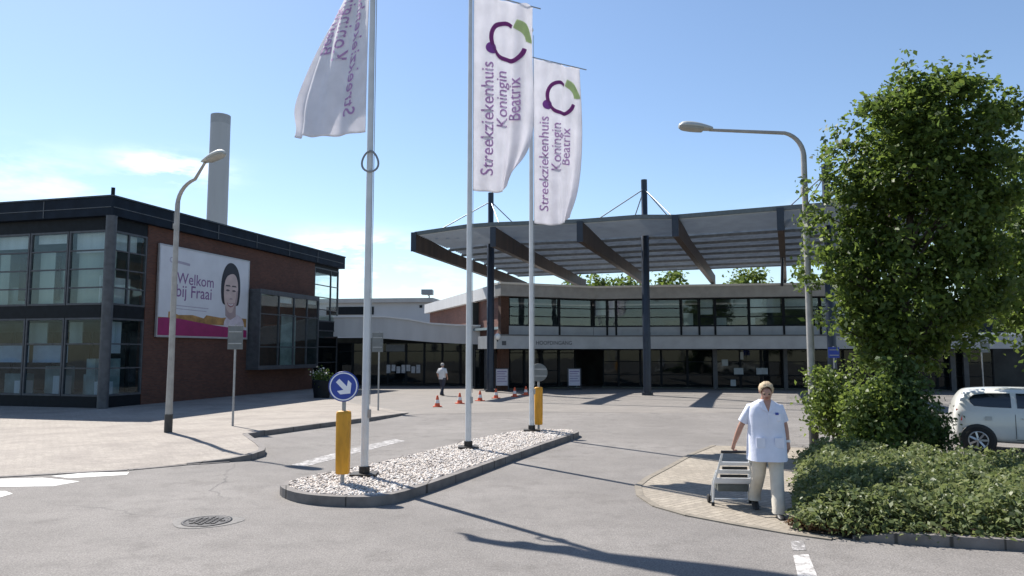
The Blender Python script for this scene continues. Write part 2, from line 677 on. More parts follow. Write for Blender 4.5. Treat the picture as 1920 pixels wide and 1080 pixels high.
def text_mesh(body, width=None, height=None, bold=0.0):
    """flat lettering as vertices and triangles, lower left at 0,0"""
    cu = bpy.data.curves.new('lettering', 'FONT')
    cu.body = body
    cu.size = 1.0
    cu.resolution_u = 3
    cu.offset = bold
    ob = bpy.data.objects.new('lettering', cu)
    COL.objects.link(ob)
    bpy.context.view_layer.update()
    dg = bpy.context.evaluated_depsgraph_get()
    me = bpy.data.meshes.new_from_object(ob.evaluated_get(dg))
    vs = [Vector(v.co) for v in me.vertices]
    fs = [tuple(p.vertices) for p in me.polygons]
    bpy.data.objects.remove(ob)
    bpy.data.curves.remove(cu)
    bpy.data.meshes.remove(me)
    x0, x1 = min(v.x for v in vs), max(v.x for v in vs)
    y0, y1 = min(v.y for v in vs), max(v.y for v in vs)
    s = width / (x1 - x0) if width else height / (y1 - y0)
    return [((v.x - x0) * s, v.y * s) for v in vs], fs


def skin_mesh(chains, sub=1):
    """chains: list of (verts, edges, radii); every chain becomes one skinned piece; returns verts, faces"""
    V, F = [], []
    for verts, edges, radii in chains:
        me = bpy.data.meshes.new('sk')
        me.from_pydata([tuple(v) for v in verts], edges, [])
        ob = bpy.data.objects.new('sk', me)
        COL.objects.link(ob)
        ob.modifiers.new('s', 'SKIN')
        if not me.skin_vertices:
            continue
        for i, d in enumerate(me.skin_vertices[0].data):
            r = radii[i]
            d.radius = r if hasattr(r, '__len__') else (r, r)
            d.use_root = (i == 0)
        ss = ob.modifiers.new('d', 'SUBSURF')
        ss.levels = sub
        ss.render_levels = sub
        bpy.context.view_layer.update()
        dg = bpy.context.evaluated_depsgraph_get()
        m2 = bpy.data.meshes.new_from_object(ob.evaluated_get(dg))
        o = len(V)
        V += [tuple(v.co) for v in m2.vertices]
        F += [tuple(i + o for i in p.vertices) for p in m2.polygons]
        bpy.data.objects.remove(ob)
        bpy.data.meshes.remove(m2)
        bpy.data.meshes.remove(me)
    return V, F


class Wall:
    """vertical plane from a to b (x, y); pt(s, out, z): along, outward (to the camera side), up"""
    def __init__(self, a, b, flip=False):
        self.a, self.b = Vector((a[0], a[1], 0)), Vector((b[0], b[1], 0))
        self.L = (self.b - self.a).length
        self.d = (self.b - self.a).normalized()
        self.n = Vector((self.d.y, -self.d.x, 0)) * (-1 if flip else 1)

    def pt(self, s, out, z):
        return self.a + self.d * s + self.n * out + Vector((0, 0, z))

    def s_at(self, px, py=640):
        r = ray(px, py)
        # a + d s = t r
        det = self.d.x * -r.y + r.x * self.d.y
        return (-self.a.x * -r.y - r.x * self.a.y) / det

    def box(self, mb, s0, s1, o0, o1, z0, z1):
        p = self.pt
        return mb.hexa([p(s0, o1, z0), p(s1, o1, z0), p(s1, o0, z0), p(s0, o0, z0), p(s0, o1, z1), p(s1, o1, z1), p(s1, o0, z1), p(s0, o0, z1)])


# ------------------------------------------------------------------ ground
big = MB()
big.add([(-600, -60, 0), (600, -60, 0), (600, 900, 0), (-600, 900, 0)], [(0, 1, 2, 3)])
tag(big.build('road', M_ASPH), 'worn grey asphalt road and forecourt', 'road', kind='structure')

# plaza in front of the entrance
pl = [gp(770, 777), gp(1000, 772), gp(1300, 775), gp(1475, 772), gp(1475, 735)]
pl = [(p.x, p.y, .004) for p in pl] + [(30, 36, .004), (30, 60, .004), (-12, 60, .004), (-9.5, 43, .004), (-9, 33, .004)]
sheet('plaza', pl, M_PLAZA, 'pale paved forecourt in front of the hospital entrance', cat='pavement')

# left pavement with a kerb that rises out of the road
edge = [(-900, 930, .010), (0, 893, .010), (240, 880, .010), (350, 869, .02), (430, 860, .06), (470, 852, .11), (494, 844, .12), (496, 838, .12),
        (488, 830, .12), (474, 821, .12), (463, 813, .12), (500, 807, .12), (600, 794, .12), (700, 782, .11), (748, 776, .07), (766, 774, .012)]
ed = [gp(*e) for e in edge]
tail = [Vector((-8.8, 33, .008)), Vector((-9.3, 43, .008)), Vector((-9.5, 60, .008)), Vector((-70, 60, .008)), Vector((-70, 14, .008))]
sheet('pavement', [tuple(p) for p in ed + tail], M_PAVE, 'beige brick pavement in front of the office block', cat='pavement')
kb = MB()
for i in range(3, len(ed) - 1):
    a, b = ed[i], ed[i + 1]
    d = (b - a).normalized()
    nrm = Vector((d.y, -d.x, 0))
    if i > 3:
        pass
    ins = -nrm
    za, zb = a.z + .004, b.z + .004
    # outward is towards the road: to the right of the walking direction
    out = nrm
    o0, o1 = out * .02, -out * .11
    kb.hexa([Vector((a.x, a.y, -.02)) + o0, Vector((b.x, b.y, -.02)) + o0, Vector((b.x, b.y, -.02)) + o1, Vector((a.x, a.y, -.02)) + o1,
             Vector((a.x, a.y, za)) + o0, Vector((b.x, b.y, zb)) + o0, Vector((b.x, b.y, zb)) + o1, Vector((a.x, a.y, za)) + o1])
tag(kb.build('pavement_kerb', M_KERB), 'concrete kerb along the beige pavement', 'kerb', kind='structure')
gut = MB()
for i in range(0, 4):
    a, b = ed[i], ed[i + 1]
    d = (b - a).normalized()
    nrm = Vector((d.y, -d.x, 0))
    gut.hexa([Vector((p.x, p.y, z)) + nrm * k for z in (-.02, .014) for p, k in ((a, .10), (b, .10), (b, -.02), (a, -.02))])
tag(gut.build('gutter', M_KERB), 'dark flush gutter between pavement and road', 'kerb', kind='structure')

# footpath at the right with a flush edging
fp = [(1338, 836), (1300, 851), (1255, 876), (1215, 897), (1196, 912), (1200, 930), (1230, 950), (1290, 967), (1380, 984), (1480, 1001), (1560, 1012)]
fpp = [gp(*q) for q in fp]
back = [Vector((6.5, 9.5, 0)), Vector((8.5, 15.3, 0)), Vector((6.6, 15.6, 0))]
sheet('footpath', [(p.x, p.y, .008) for p in fpp + back], M_PATH, 'cream brick footpath beside the planted bed', cat='footpath')
eb = MB()
for i in range(len(fpp) - 1):
    a, b = fpp[i], fpp[i + 1]
    d = (b - a).normalized()
    nrm = Vector((d.y, -d.x, 0))
    eb.hexa([Vector((p.x, p.y, z)) + nrm * k for z in (-.02, .016) for p, k in ((a, -.05), (b, -.05), (b, .05), (a, .05))])
tag(eb.build('footpath_edging', pm('edging_dark', (.20, .175, .14), .9, var=.2, scale=6)), 'flush concrete edging of the cream footpath', 'kerb', kind='structure')

# road markings
M_PAINT = paint_mat('worn_road_paint', (.62, .61, .58), (.22, .205, .19), .41)
M_PAINT2 = paint_mat('very_worn_road_paint', (.50, .48, .47), (.175, .165, .158), .53)


def marking(pxs, label, mat=M_PAINT):
    sheet('road_marking', [tuple(gp(*q)) for q in pxs], mat, label, zs=.004, cat='road marking')


marking([(-60, 900), (80, 896), (150, 903), (100, 912), (-60, 914)], 'broad worn white line at the left edge of the road')
marking([(95, 893), (160, 886.5), (242, 885.5), (238, 890.5), (130, 897)], 'thin white line beside the flush gutter')
marking([(-60, 922), (10, 921), (24, 926), (0, 933), (-60, 935)], 'short white line nearest to the camera on the left')
marking([(545, 872), (640, 846), (740, 823), (760, 827), (660, 852), (570, 876)], 'faded pale line on the road beside the island', M_PAINT2)
marking([(1482, 1015), (1507, 1014), (1512, 1032), (1486, 1033)], 'small worn white block of a broken line', M_PAINT2)
marking([(1487, 1041), (1516, 1040), (1533, 1082), (1496, 1082)], 'large worn white block of a broken line', paint_mat('patchy_road_paint', (.52, .50, .48), (.23, .215, .20), .46))

# raised island of the flagpoles
IZ = .13
isl_px = [(523, 909), (532, 917), (560, 925), (605, 930), (660, 932), (705, 931), (745, 925), (795, 910), (860, 888), (950, 856), (1040, 825), (1084, 811),
          (1086, 807), (1072, 804), (1020, 804), (985, 805), (930, 812), (850, 830), (760, 853), (690, 868), (620, 882), (560, 894), (530, 902)]
isl = [gp(x, y, IZ) for x, y in isl_px]


def smooth_poly(ps, it=2):
    for _ in range(it):
        q = []
        n = len(ps)
        for i in range(n):
            a, b = ps[i], ps[(i + 1) % n]
            q += [a * .75 + b * .25, a * .25 + b * .75]
        ps = q
    return ps


isl = smooth_poly(isl, 1)
cen = sum(isl, Vector()) / len(isl)


def inset(ps, d):
    out = []
    n = len(ps)
    for i in range(n):
        t = (ps[(i + 1) % n] - ps[i - 1]).normalized()
        nn = Vector((-t.y, t.x, 0))
        out.append(ps[i] + nn * d)
    return out


inn = inset(isl, .12)
n = len(isl)
kb = MB()
lo = [Vector((p.x, p.y, -.02)) for p in isl]
hi = [Vector((p.x, p.y, IZ)) for p in isl]
ih = [Vector((p.x, p.y, IZ)) for p in inn]
il = [Vector((p.x, p.y, .05)) for p in inn]
kb.loft([[r[k] for r in (lo, hi, ih, il)] for k in range(n)] + [[r[0] for r in (lo, hi, ih, il)]], cap=False, smooth=False)
tag(kb.build('island_kerb', M_KERB), 'concrete kerb ring of the pebble island', 'kerb', kind='structure')
sheet('island_bed', [(p.x, p.y, IZ - .03) for p in inset(isl, .10)], pm('pebble_grit', (.40, .36, .32), .9, var=.35, scale=30, bump=.6), 'grit bed of the traffic island under the pebbles', cat='traffic island')


def inside(p, poly):
    c = False
    j = len(poly) - 1
    for i in range(len(poly)):
        a, b = poly[i], poly[j]
        if (a.y > p[1]) != (b.y > p[1]) and p[0] < (b.x - a.x) * (p[1] - a.y) / (b.y - a.y) + a.x:
            c = not c
        j = i
    return c


def pebble_mat():
    m = leaf_mat('pebbles', [(.58, .53, .49), (.48, .42, .37), (.64, .62, .59), (.36, .31, .27), (.66, .60, .53)], 0.0, .8)
    return m


M_PEB = pebble_mat()
xs = [p.x for p in inn]
ys = [p.y for p in inn]
pv, pf = [], []
octv = np.array([(1, 0, 0), (0, 1, 0), (-1, 0, 0), (0, -1, 0), (0, 0, 1), (0, 0, -1)], float)
octf = [(0, 1, 4), (1, 2, 4), (2, 3, 4), (3, 0, 4), (1, 0, 5), (2, 1, 5), (3, 2, 5), (0, 3, 5)]
cnt = 0
while cnt < 15000:
    x, y = random.uniform(min(xs), max(xs)), random.uniform(min(ys), max(ys))
    if not inside((x, y), inn):
        continue
    s = random.uniform(.012, .036)
    a = random.uniform(0, 6.28)
    q = octv * np.array([s * random.uniform(.8, 1.3), s, s * random.uniform(.5, .8)]) + rng.normal(0, s * .12, (6, 3))
    ca, sa = math.cos(a), math.sin(a)
    q = np.stack([q[:, 0] * ca - q[:, 1] * sa + x, q[:, 0] * sa + q[:, 1] * ca + y, q[:, 2] + IZ - .02 + random.uniform(0, .02)], 1)
    o = len(pv)
    pv += [tuple(r) for r in q]
    pf += [tuple(i + o for i in f) for f in octf]
    cnt += 1
mb = MB()
mb.add(pv, pf, True)
tag(mb.build('pebbles', M_PEB), 'white and tan pebbles covering the traffic island', 'pebbles', kind='stuff')

# manhole in a darker patch of tar
mc = gp(388, 978)
t = thing('manhole_cover', 'round iron manhole cover set in a dark tar patch on the road', 'manhole cover', (mc.x, mc.y, 0))
mb = MB()
mb.prism([(mc.x + .42 * math.cos(a) * (1 + .08 * math.sin(3 * a)), mc.y + .34 * math.sin(a) * (1 + .08 * math.sin(3 * a + 1))) for a in [i * math.pi / 14 for i in range(28)]], -.02, .005)
mb.build('tar_patch', pm('tar', (.150, .142, .134), .8, var=.3, scale=12, bump=.4), t)
mb = MB()
mb.lathe([(.29, -.02), (.29, .012), (.255, .012), (.25, .004)], (mc.x, mc.y, 0), 32, cap=False)
mb.build('ring', pm('cast_iron', (.035, .034, .036), .55, .5, .3, 15, bump=.3), t)
mb = MB()
mb.lathe([(.245, 0), (.245, .009)], (mc.x, mc.y, 0), 32)
for i in range(-3, 4):
    for j in range(-3, 4):
        if i * i + j * j < 10:
            mb.box(mc.x + i * .064 - .022, mc.x + i * .064 + .022, mc.y + j * .064 - .022, mc.y + j * .064 + .022, .008, .018)
mb.build('lid', MATS['cast_iron'], t)

# ------------------------------------------------------------------ office block on the left
CB = Vector((-14.92, 26.5, 0))
bx = Vector((.2534, .9674, 0))
by = Vector((-.9674, .2534, 0))
WB = Wall(CB, CB + bx * 17.5)            # brick side
WG = Wall(CB + by * 26, CB)              # glass side, s runs towards the corner
off = thing('office_building', 'two storey dark brick office block with glazed corner on the left', 'building', CB)


def sG(px):
    return WG.s_at(px, 600)


def sB(px):
    return WB.s_at(px, 600)


TOPZ, FZ = 7.78, 7.08
LB = WB.L
LG = WG.L
s_b0 = sB(271)
s_b1 = sB(588)
# carcass: brick wall, floor slabs, dark core
mb = MB()
WB.box(mb, s_b0, s_b1, -.30, 0, 0, FZ)
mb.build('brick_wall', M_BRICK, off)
mb = MB()
for z0, z1 in ((-.1, .42), (3.32, 3.80), (6.6, FZ)):
    WB.box(mb, .02, s_b0 - .02, -.32, -.02, z0, z1)
    WG.box(mb, 0, LG - .02, -.32, -.02, z0, z1)
    WB.box(mb, s_b1 + .02, LB - .02, -.32, -.02, z0, z1)
mb.build('spandrel', M_FRAME, off)
mb = MB()
q = [CB + bx * -.25 + by * -.25, CB + bx * (LB + .25) + by * -.25, CB + bx * (LB + .25) + by * 26, CB + bx * -.25 + by * 26]
mb.prism([(p.x, p.y) for p in q], FZ + .003, TOPZ)
rf = mb.build('roof', M_FASC, off)
mb = MB()
q2 = [CB + bx * -.29 + by * -.29, CB + bx * (LB + .29) + by * -.29, CB + bx * (LB + .29) + by * 26, CB + bx * -.29 + by * 26]
mb.prism([(p.x, p.y) for p in q2], TOPZ + .002, TOPZ + .06)
mb.build('coping', pm('coping_metal', (.03, .036, .045), .4, .3, .2, 3), rf)
mb = MB()
for k in range(1, 9):
    s = LG - k * 2.9
    WG.box(mb, s - .02, s + .02, .255, .27, FZ + .03, TOPZ - .03)
for k in range(1, 6):
    s = k * 2.9
    WB.box(mb, s - .02, s + .02, .255, .27, FZ + .03, TOPZ - .03)
WG.box(mb, 0, LG + .2, .255, .268, FZ + .30, FZ + .33)
WB.box(mb, -.2, LB, .255, .268, FZ + .30, FZ + .33)
mb.build('cladding_seam', M_GFRAME, rf)
# interior: back walls, floors, blinds
mb = MB()
core = [CB + bx * 4.5 + by * 4.0, CB + bx * (LB - .4) + by * 4.0, CB + bx * (LB - .4) + by * 25.8, CB + bx * 4.5 + by * 25.8]
mb.prism([(p.x, p.y) for p in core], 0, FZ)
for z0, z1 in ((3.35, 3.75), (-.05, .40), (6.65, FZ)):
    fl = [CB + bx * .35 + by * .35, CB + bx * (LB - .35) + by * .35, CB + bx * (LB - .35) + by * 25.8, CB + bx * .35 + by * 25.8]
    mb.prism([(p.x, p.y) for p in fl], z0, z1)
mb.build('interior', M_ROOM, off)
rr = random.Random(3)
M_BLINDB = pm('pale_blue_blind', (.42, .52, .66), .8, var=.12, scale=3)
M_SCREEN = pm('pale_green_screen', (.48, .55, .52), .8, var=.25, scale=1.2, streak=.15)
M_GREENP = pm('grey_green_panel', (.31, .39, .385), .8, var=.3, scale=2)


def inb(W_, s0, s1, o0, o1, z0, z1, name='blind', mat=M_BLIND):
    m = MB()
    W_.box(m, s0, s1, o0, o1, z0, z1)
    m.build(name, mat, off)


g_edges = [LG, sG(121), sG(48), sG(-28), sG(-110), sG(-200), sG(-300)]
for i in range(len(g_edges) - 1):
    s1, s0 = g_edges[i], g_edges[i + 1]
    top, drop = (6.55, (.75, .35, .5, .9, .4, .6)[i])
    # slatted screens hung behind the upper panes
    inb(WG, s0 + .12, s0 + (s1 - s0) * (.95, .45, .3, .9, .5, .7)[i], -.42, -.40, 3.85, 5.9, 'screen', M_SCREEN)
    inb(WG, s0 + .1, s1 - .1, -.30, -.28, top - drop, top)
    if i in (1, 2, 3):
        inb(WG, s0 + .1, s1 - .1, -.33, -.31, 1.65, 2.30, 'blind', M_BLINDB)
    if i in (0, 1, 2, 3):
        inb(WG, s0 + .12, s0 + .12 + rr.uniform(.7, 1.5), -.62, -.58, 3.85, 4.5 + rr.uniform(0, 1.2), 'partition', M_GREENP)
    inb(WG, s0 + .2, s0 + 1.1, -1.3, -.8, .45, 1.2 + .3 * (i % 2), 'cabinet', M_GREENP)
    inb(WG, s0 + 1.2, s0 + 1.2 + .3 * (i % 3 + 1), -.9, -.86, 2.35, 3.2, 'screen', M_SCREEN)
    inb(WG, s1 - .7, s1 - .25, -.7, -.3, .45, .95 + .2 * (i % 2), 'box', M_BLIND)
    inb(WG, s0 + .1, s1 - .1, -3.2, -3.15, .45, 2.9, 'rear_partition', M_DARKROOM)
inb(WB, .2, s_b0 - .2, -.36, -.34, 5.9, 6.55)
inb(WB, .2, s_b0 - .2, -.60, -.57, 3.85, 4.9, 'partition', M_BLIND)
inb(WB, .2, s_b0 - .7, -.45, -.42, 2.0, 3.2)
inb(WB, .3, 1.5, -1.1, -.7, .45, 1.8, 'cabinet', M_GREENP)
for s in (sG(20), sG(62), sG(80)):
    inb(WG, s - .22, s + .22, -.48, -.44, 4.05, 5.75, 'curtain', pm('brown_curtain', (.045, .035, .022), .8, var=.3, scale=5))


def window(wall, s0, s1, z0, z1, out, parent, fm=M_GFRAME, gm=M_GLASS, trans=(), mull=(), fw=.07, name='window', depth=.10):
    f = MB()
    wall.box(f, s0, s1, out - depth, out, z0, z0 + fw)
    wall.box(f, s0, s1, out - depth, out, z1 - fw, z1)
    wall.box(f, s0, s0 + fw, out - depth, out, z0 + fw, z1 - fw)
    wall.box(f, s1 - fw, s1, out - depth, out, z0 + fw, z1 - fw)
    for zt in trans:
        wall.box(f, s0 + fw, s1 - fw, out - depth + .012, out - .012, zt - .025, zt + .025)
    for sm in mull:
        wall.box(f, sm - .03, sm + .03, out - depth + .006, out - .006, z0 + fw, z1 - fw)
    fo = f.build(name, fm, parent)
    g = MB()
    wall.box(g, s0 + fw * .6, s1 - fw * .6, out - depth * .62, out - depth * .52, z0 + fw * .6, z1 - fw * .6)
    g.build('pane', gm, fo)
    return fo


for i in range(len(g_edges) - 1):
    s1, s0 = g_edges[i], g_edges[i + 1]
    s1 -= .02
    window(WG, s0 + .02, s1, 3.80, 6.60, 0, off, trans=(4.45, 5.15, 5.85))
    window(WG, s0 + .02, s1, .42, 3.32, 0, off, trans=(1.45, 2.35), gm=M_GLASSM)
window(WB, .02, s_b0 - .02, 3.80, 6.60, 0, off, trans=(4.45, 5.15, 5.85), mull=((s_b0) * .5,))
window(WB, .02, s_b0 - .02, .42, 3.32, 0, off, trans=(1.45, 2.35), gm=M_GLASSM)
window(WB, s_b1 + .02, LB - .02, 3.80, 6.9, 0, off, trans=(4.5, 5.2, 5.9), mull=((s_b1 + LB) / 2 + .5,))
window(WB, s_b1 + .02, LB - .02, .42, 3.32, 0, off, trans=(1.45, 2.35), gm=M_GLASSD)
# corner column
mb = MB()
cc = CB + bx * -.12 + by * -.12
mb.tube([(cc.x, cc.y, 0), (cc.x, cc.y, FZ)], .19, 14)
mb.build('corner_column', M_GFRAME, off)
mb = MB()
mb.tube([(cc.x, cc.y, TOPZ + .06), (cc.x, cc.y, TOPZ + .36)], .07, 8)
mb.build('roof_peg', M_FRAME, off)
# projecting box window on the brick wall
s0, s1 = sB(463), sB(577)
z0 = WB.pt(0, 0, 0).z + 1.3
zt = 4.95
mb = MB()
WB.box(mb, s0, s1, .0, .70, 1.20, 1.30)
mb.build('bay_sill', M_GFRAME, off)
mb = MB()
WB.box(mb, s0, s1, .0, .70, zt, zt + .14)
mb.build('bay_roof', M_GFRAME, off)
window(WB, s0, s1, 1.303, zt - .003, .70, off, M_GFRAME, M_GLASS, trans=(2.3, 3.9), mull=[s0 + (s1 - s0) * k for k in (.3, .55, .78)], name='bay_window', fw=.09)
mb = MB()
WB.box(mb, s0 + .02, s0 + .08, .003, .60, 1.303, zt - .003)
mb.build('bay_side', M_GFRAME, off)
mb = MB()
WB.box(mb, s1 - .08, s1 - .02, .003, .60, 1.303, zt - .003)
mb.build('bay_side', M_GFRAME, off)
inb(WB, s0 + (s1 - s0) * .32, s0 + (s1 - s0) * .54, .50, .53, 4.55, 4.9)
inb(WB, s0 + (s1 - s0) * .80, s1 - .1, .50, .53, 4.65, 4.9)
inb(WB, s0 + (s1 - s0) * .45, s0 + (s1 - s0) * .7, .25, .28, 1.35, 4.0, 'partition', M_GREENP)

# billboard on the brick wall
sa, sb = sB(290.5), sB(459)
pz0, pz1 = WB.a.z + 2.0, 0
D = WB.pt(sa, 0, 0).y
zb0 = at(290, 629, D).z
zb1 = at(291, 459, D).z
bw, bh = sb - sa, zb1 - zb0
bb = thing('billboard', 'large welcome billboard with a dark haired portrait on the brick wall', 'billboard', WB.pt(sa, .06, zb0))
mb = MB()
WB.box(mb, sa, sb, .06, .12, zb0, zb1)
mb.build('panel', pm('billboard_sheet', (.58, .60, .64), .45, var=.06, scale=1.5), bb)
mb = MB()
for a_, b_, c_, d_ in ((sa - .06, sb + .06, zb0 - .06, zb0), (sa - .06, sb + .06, zb1, zb1 + .06), (sa - .06, sa, zb0, zb1), (sb, sb + .06, zb0, zb1)):
    WB.box(mb, a_, b_, .05, .14, c_, d_)
mb.build('frame', pm('aluminium', (.42, .43, .45), .4, .5, .1, 5), bb)


def flat(wall, s_of, z_of, pts, out, mat, name, parent):
    if len(pts) > 6 and name.startswith('portrait'):
        pts = [(q.x, q.y) for q in smooth_poly([Vector(p) for p in pts])]
    m = MB()
    ps = [wall.pt(s_of(x), out, z_of(y)) for x, y in pts]
    m.slab(ps, .003)
    # keep the thin print on the outside
    return m.build(name, mat, parent)


sx = lambda u: sa + u * bw
zz = lambda v: zb0 + v * bh
M_MAG = pm('magenta_print', (.26, .012, .10), .5, var=.12, scale=3)
M_OCH = pm('ochre_print', (.34, .19, .06), .5, var=.5, scale=2.2)
M_HAIR = pm('hair_print', (.012, .013, .022), .5)
M_FACE = pm('face_print', (.52, .41, .38), .5, var=.12, scale=2.5)
M_PURT = pm('purple_print', (.20, .10, .24), .5)
M_GREYT = pm('pale_grey_print', (.36, .34, .42), .5)


def ell(cx, cy, rx, ry, n=28, a0=0, a1=6.2832):
    return [(cx + rx * math.cos(a0 + (a1 - a0) * k / n), cy + ry * math.sin(a0 + (a1 - a0) * k / n)) for k in range(n)]


flat(WB, sx, zz, [(.0, .205), (.10, .205), (.10, .27), (.13, .275), (.2, .24), (.35, .25), (.47, .22), (.50, .26), (.68, .24), (.80, .26), (.99, .25), (.99, .14), (.82, .15), (0, .15)], .122, M_OCH, 'street_picture', bb)
flat(WB, sx, zz, [(.70, .16), (.72, .24), (.80, .30), (.86, .30), (.94, .25), (.97, .13), (.97, .10), (.72, .10)], .1265, pm('shirt_print', (.55, .50, .55), .5), 'portrait_shirt', bb)
flat(WB, sx, zz, [(.0, .005), (.995, .005), (.995, .10), (.75, .13), (.5, .155), (.2, .20), (.06, .205), (.0, .19)], .130, M_MAG, 'colour_band', bb)
M_FACE2 = pm('face_shade_print', (.36, .28, .28), .5, var=.1, scale=3)
M_TEETH = pm('teeth_print', (.62, .60, .60), .5)
hairp = [(.668, .45), (.655, .60), (.662, .74), (.690, .86), (.730, .93), (.778, .95), (.828, .925), (.868, .86), (.893, .74), (.898, .58), (.885, .44), (.868, .40), (.70, .40)]
flat(WB, sx, zz, hairp, .126, M_HAIR, 'portrait_hair', bb)
flat(WB, sx, zz, [(.715, .42), (.845, .42), (.85, .27), (.78, .22), (.72, .27)], .1295, M_FACE2, 'portrait_neck', bb)
facep = [(.690, .60), (.694, .50), (.708, .41), (.738, .335), (.778, .305), (.818, .335), (.850, .41), (.864, .50), (.868, .60), (.862, .70), (.842, .775), (.81, .81), (.765, .80), (.722, .765), (.698, .69)]
flat(WB, sx, zz, facep, .133, M_FACE, 'portrait_face', bb)
flat(WB, sx, zz, [(.868, .60), (.864, .50), (.850, .41), (.818, .335), (.800, .32), (.826, .40), (.842, .50), (.846, .60)], .1365, M_FACE2, 'portrait_cheek', bb)
for cx in (.738, .814):
    flat(WB, sx, zz, [(cx - .026, .588), (cx, .578), (cx + .026, .588), (cx + .012, .604), (cx - .012, .604)], .1365, pm('eye_print', (.10, .08, .09), .5), 'portrait_eye', bb)
    flat(WB, sx, zz, [(cx - .032, .640), (cx + .032, .642), (cx + .022, .662), (cx - .022, .660)], .1365, pm('brow_print', (.09, .075, .08), .5), 'portrait_brow', bb)
flat(WB, sx, zz, [(.760, .478), (.800, .478), (.793, .500), (.767, .500)], .1365, M_FACE2, 'portrait_nose', bb)
flat(WB, sx, zz, [(.730, .440), (.778, .425), (.828, .440), (.810, .395), (.778, .380), (.748, .395)], .1365, pm('lip_print', (.32, .15, .17), .5), 'portrait_mouth', bb)
flat(WB, sx, zz, [(.742, .430), (.778, .418), (.816, .430), (.800, .408), (.778, .400), (.756, .408)], .1400, M_TEETH, 'portrait_teeth', bb)


def wall_text(wall, body, s, z, width, out, mat, name, parent, height=None, bold=0.0):
    vs, fs = text_mesh(body, width, height, bold)
    m = MB()
    m.add([wall.pt(s + x, out, z + y) for x, y in vs], fs)
    return m.build(name, mat, parent)


wall_text(WB, 'Welkom', sa + bw * .17, zz(.60), bw * .40, .123, M_PURT, 'lettering', bb, bold=.006)
wall_text(WB, 'bij Fraai', sa + bw * .17, zz(.45), bw * .38, .123, M_PURT, 'lettering', bb, bold=.006)
flat(WB, sx, zz, [(.17, .352), (.52, .345), (.52, .335), (.17, .342)], .123, M_GREYT, 'small_print', bb)
flat(WB, sx, zz, [(.17, .315), (.50, .308), (.50, .300), (.17, .307)], .123, M_GREYT, 'small_print', bb)
ring = ell(.115, .855, .026, .040, 20) 
mb = MB()
mb.loft([[WB.pt(sx(.115 + r * math.cos(a) * .8), .123, zz(.855 + r * math.sin(a) * 1.15)) for r in (.028, .018)] for a in [R(60) + R(290) * k / 16 for k in range(17)]], cap=False, close=False, smooth=False)
mb.build('emblem', M_GREYT, bb)
flat(WB, sx, zz, [(.16, .83), (.30, .815), (.30, .845), (.16, .86)], .123, M_GREYT, 'small_print', bb)

# ------------------------------------------------------------------ tall chimney far behind
p0 = at(414, 217, 92)
ch = thing('chimney', 'tall round grey chimney stack behind the office block', 'chimney', (p0.x, 92, 0))
mb = MB()
mb.lathe([(1.36, 0), (1.28, 15), (1.24, p0.z - 1.2)], (p0.x, 92, 0), 28)
mb.build('stack', pm('chimney_grey', (.37, .39, .405), .7, var=.08, scale=.6, streak=.1), ch)
mb = MB()
mb.lathe([(1.243, p0.z - 1.197), (1.245, p0.z)], (p0.x, 92, 0), 28, cap=False)
mb.lathe([(1.245, p0.z), (1.10, p0.z)], (p0.x, 92, 0), 28, cap=False)
mb.lathe([(1.10, p0.z), (1.10, p0.z - .8)], (p0.x, 92, 0), 28, cap=False)
mb.build('rim', pm('chimney_rim', (.305, .325, .34), .7, var=.1, scale=1), ch)

# ------------------------------------------------------------------ pale building in the distance
A, B = at(632, 560, 66), at(806, 560, 66)
fb = thing('pale_building', 'distant white flat roofed building seen over the corridor roof', 'building', (A.x, 66, 0))
WF = Wall((A.x - 6, 68), (B.x, 66))
mb = MB()
WF.box(mb, 0, WF.L, -10, 0, 0, at(700, 567, 66).z)
mb.build('wall', pm('pale_cladding', (.42, .43, .45), .7, var=.06, scale=.5), fb)
mb = MB()
WF.box(mb, -.4, WF.L + .4, -10.3, .45, at(700, 567, 66).z + .003, at(700, 559, 66).z)
mb.build('roof', pm('roof_edge', (.38, .37, .36), .6, var=.1, scale=1), fb)
mb = MB()
s7 = WF.s_at(640)
WF.box(mb, s7 - 1.5, WF.s_at(700), .02, .06, at(700, 589, 66).z, at(700, 574, 66).z)
mb.build('window', M_FRAME, fb)
mb = MB()
WF.box(mb, WF.s_at(786), WF.s_at(791), .003, .05, at(790, 577, 66).z, at(790, 572, 66).z)
mb.build('vent', M_FRAME, fb)
# roof mounted unit
u = at(803, 549, 66)
mb = MB()
mb.box(u.x - .55, u.x + .45, 65.2, 66.4, u.z - .2, u.z + .25)
mb.tube([(u.x, 66.8, at(700, 559, 66).z), (u.x, 66.8, u.z - .22)], .06, 8)
mb.box(u.x - .06, u.x + .06, 66.3, 66.9, u.z - .26, u.z - .205)
mb.build('roof_unit', pm('roof_unit_grey', (.22, .24, .26), .5, var=.1), fb)

# ------------------------------------------------------------------ glazed corridor
cor = thing('glass_corridor', 'low glazed corridor with sweeping white roof edge between the buildings', 'corridor', (-9, 43, 0))
cp = [(560, 595.5, 631), (630, 595.5, 631), (680, 595, 633), (723, 595.5, 635), (765, 600, 638), (809, 608, 641.5), (855, 611, 644), (903, 612.5, 646), (948, 613, 647)]
YC = 43.0
fv = []
for x, a, b in cp:
    P, Q = at(x, a, YC), at(x, b, YC)
    fv.append([Vector((P.x, YC, P.z)), Vector((P.x, YC + .35, P.z)), Vector((P.x, YC + .35, Q.z)), Vector((P.x, YC, Q.z))])
mb = MB()
mb.loft(fv, smooth=False)
mb.build('fascia', M_WHITE, cor)
mb = MB()
mb.loft([[r[1] + Vector((0, .003, -.03)), r[1] + Vector((0, 6, -.03)), r[1] + Vector((0, 6, -.33)), r[1] + Vector((0, .003, -.33))] for r in fv], smooth=False)
mb.build('roof', M_GREYF, cor)
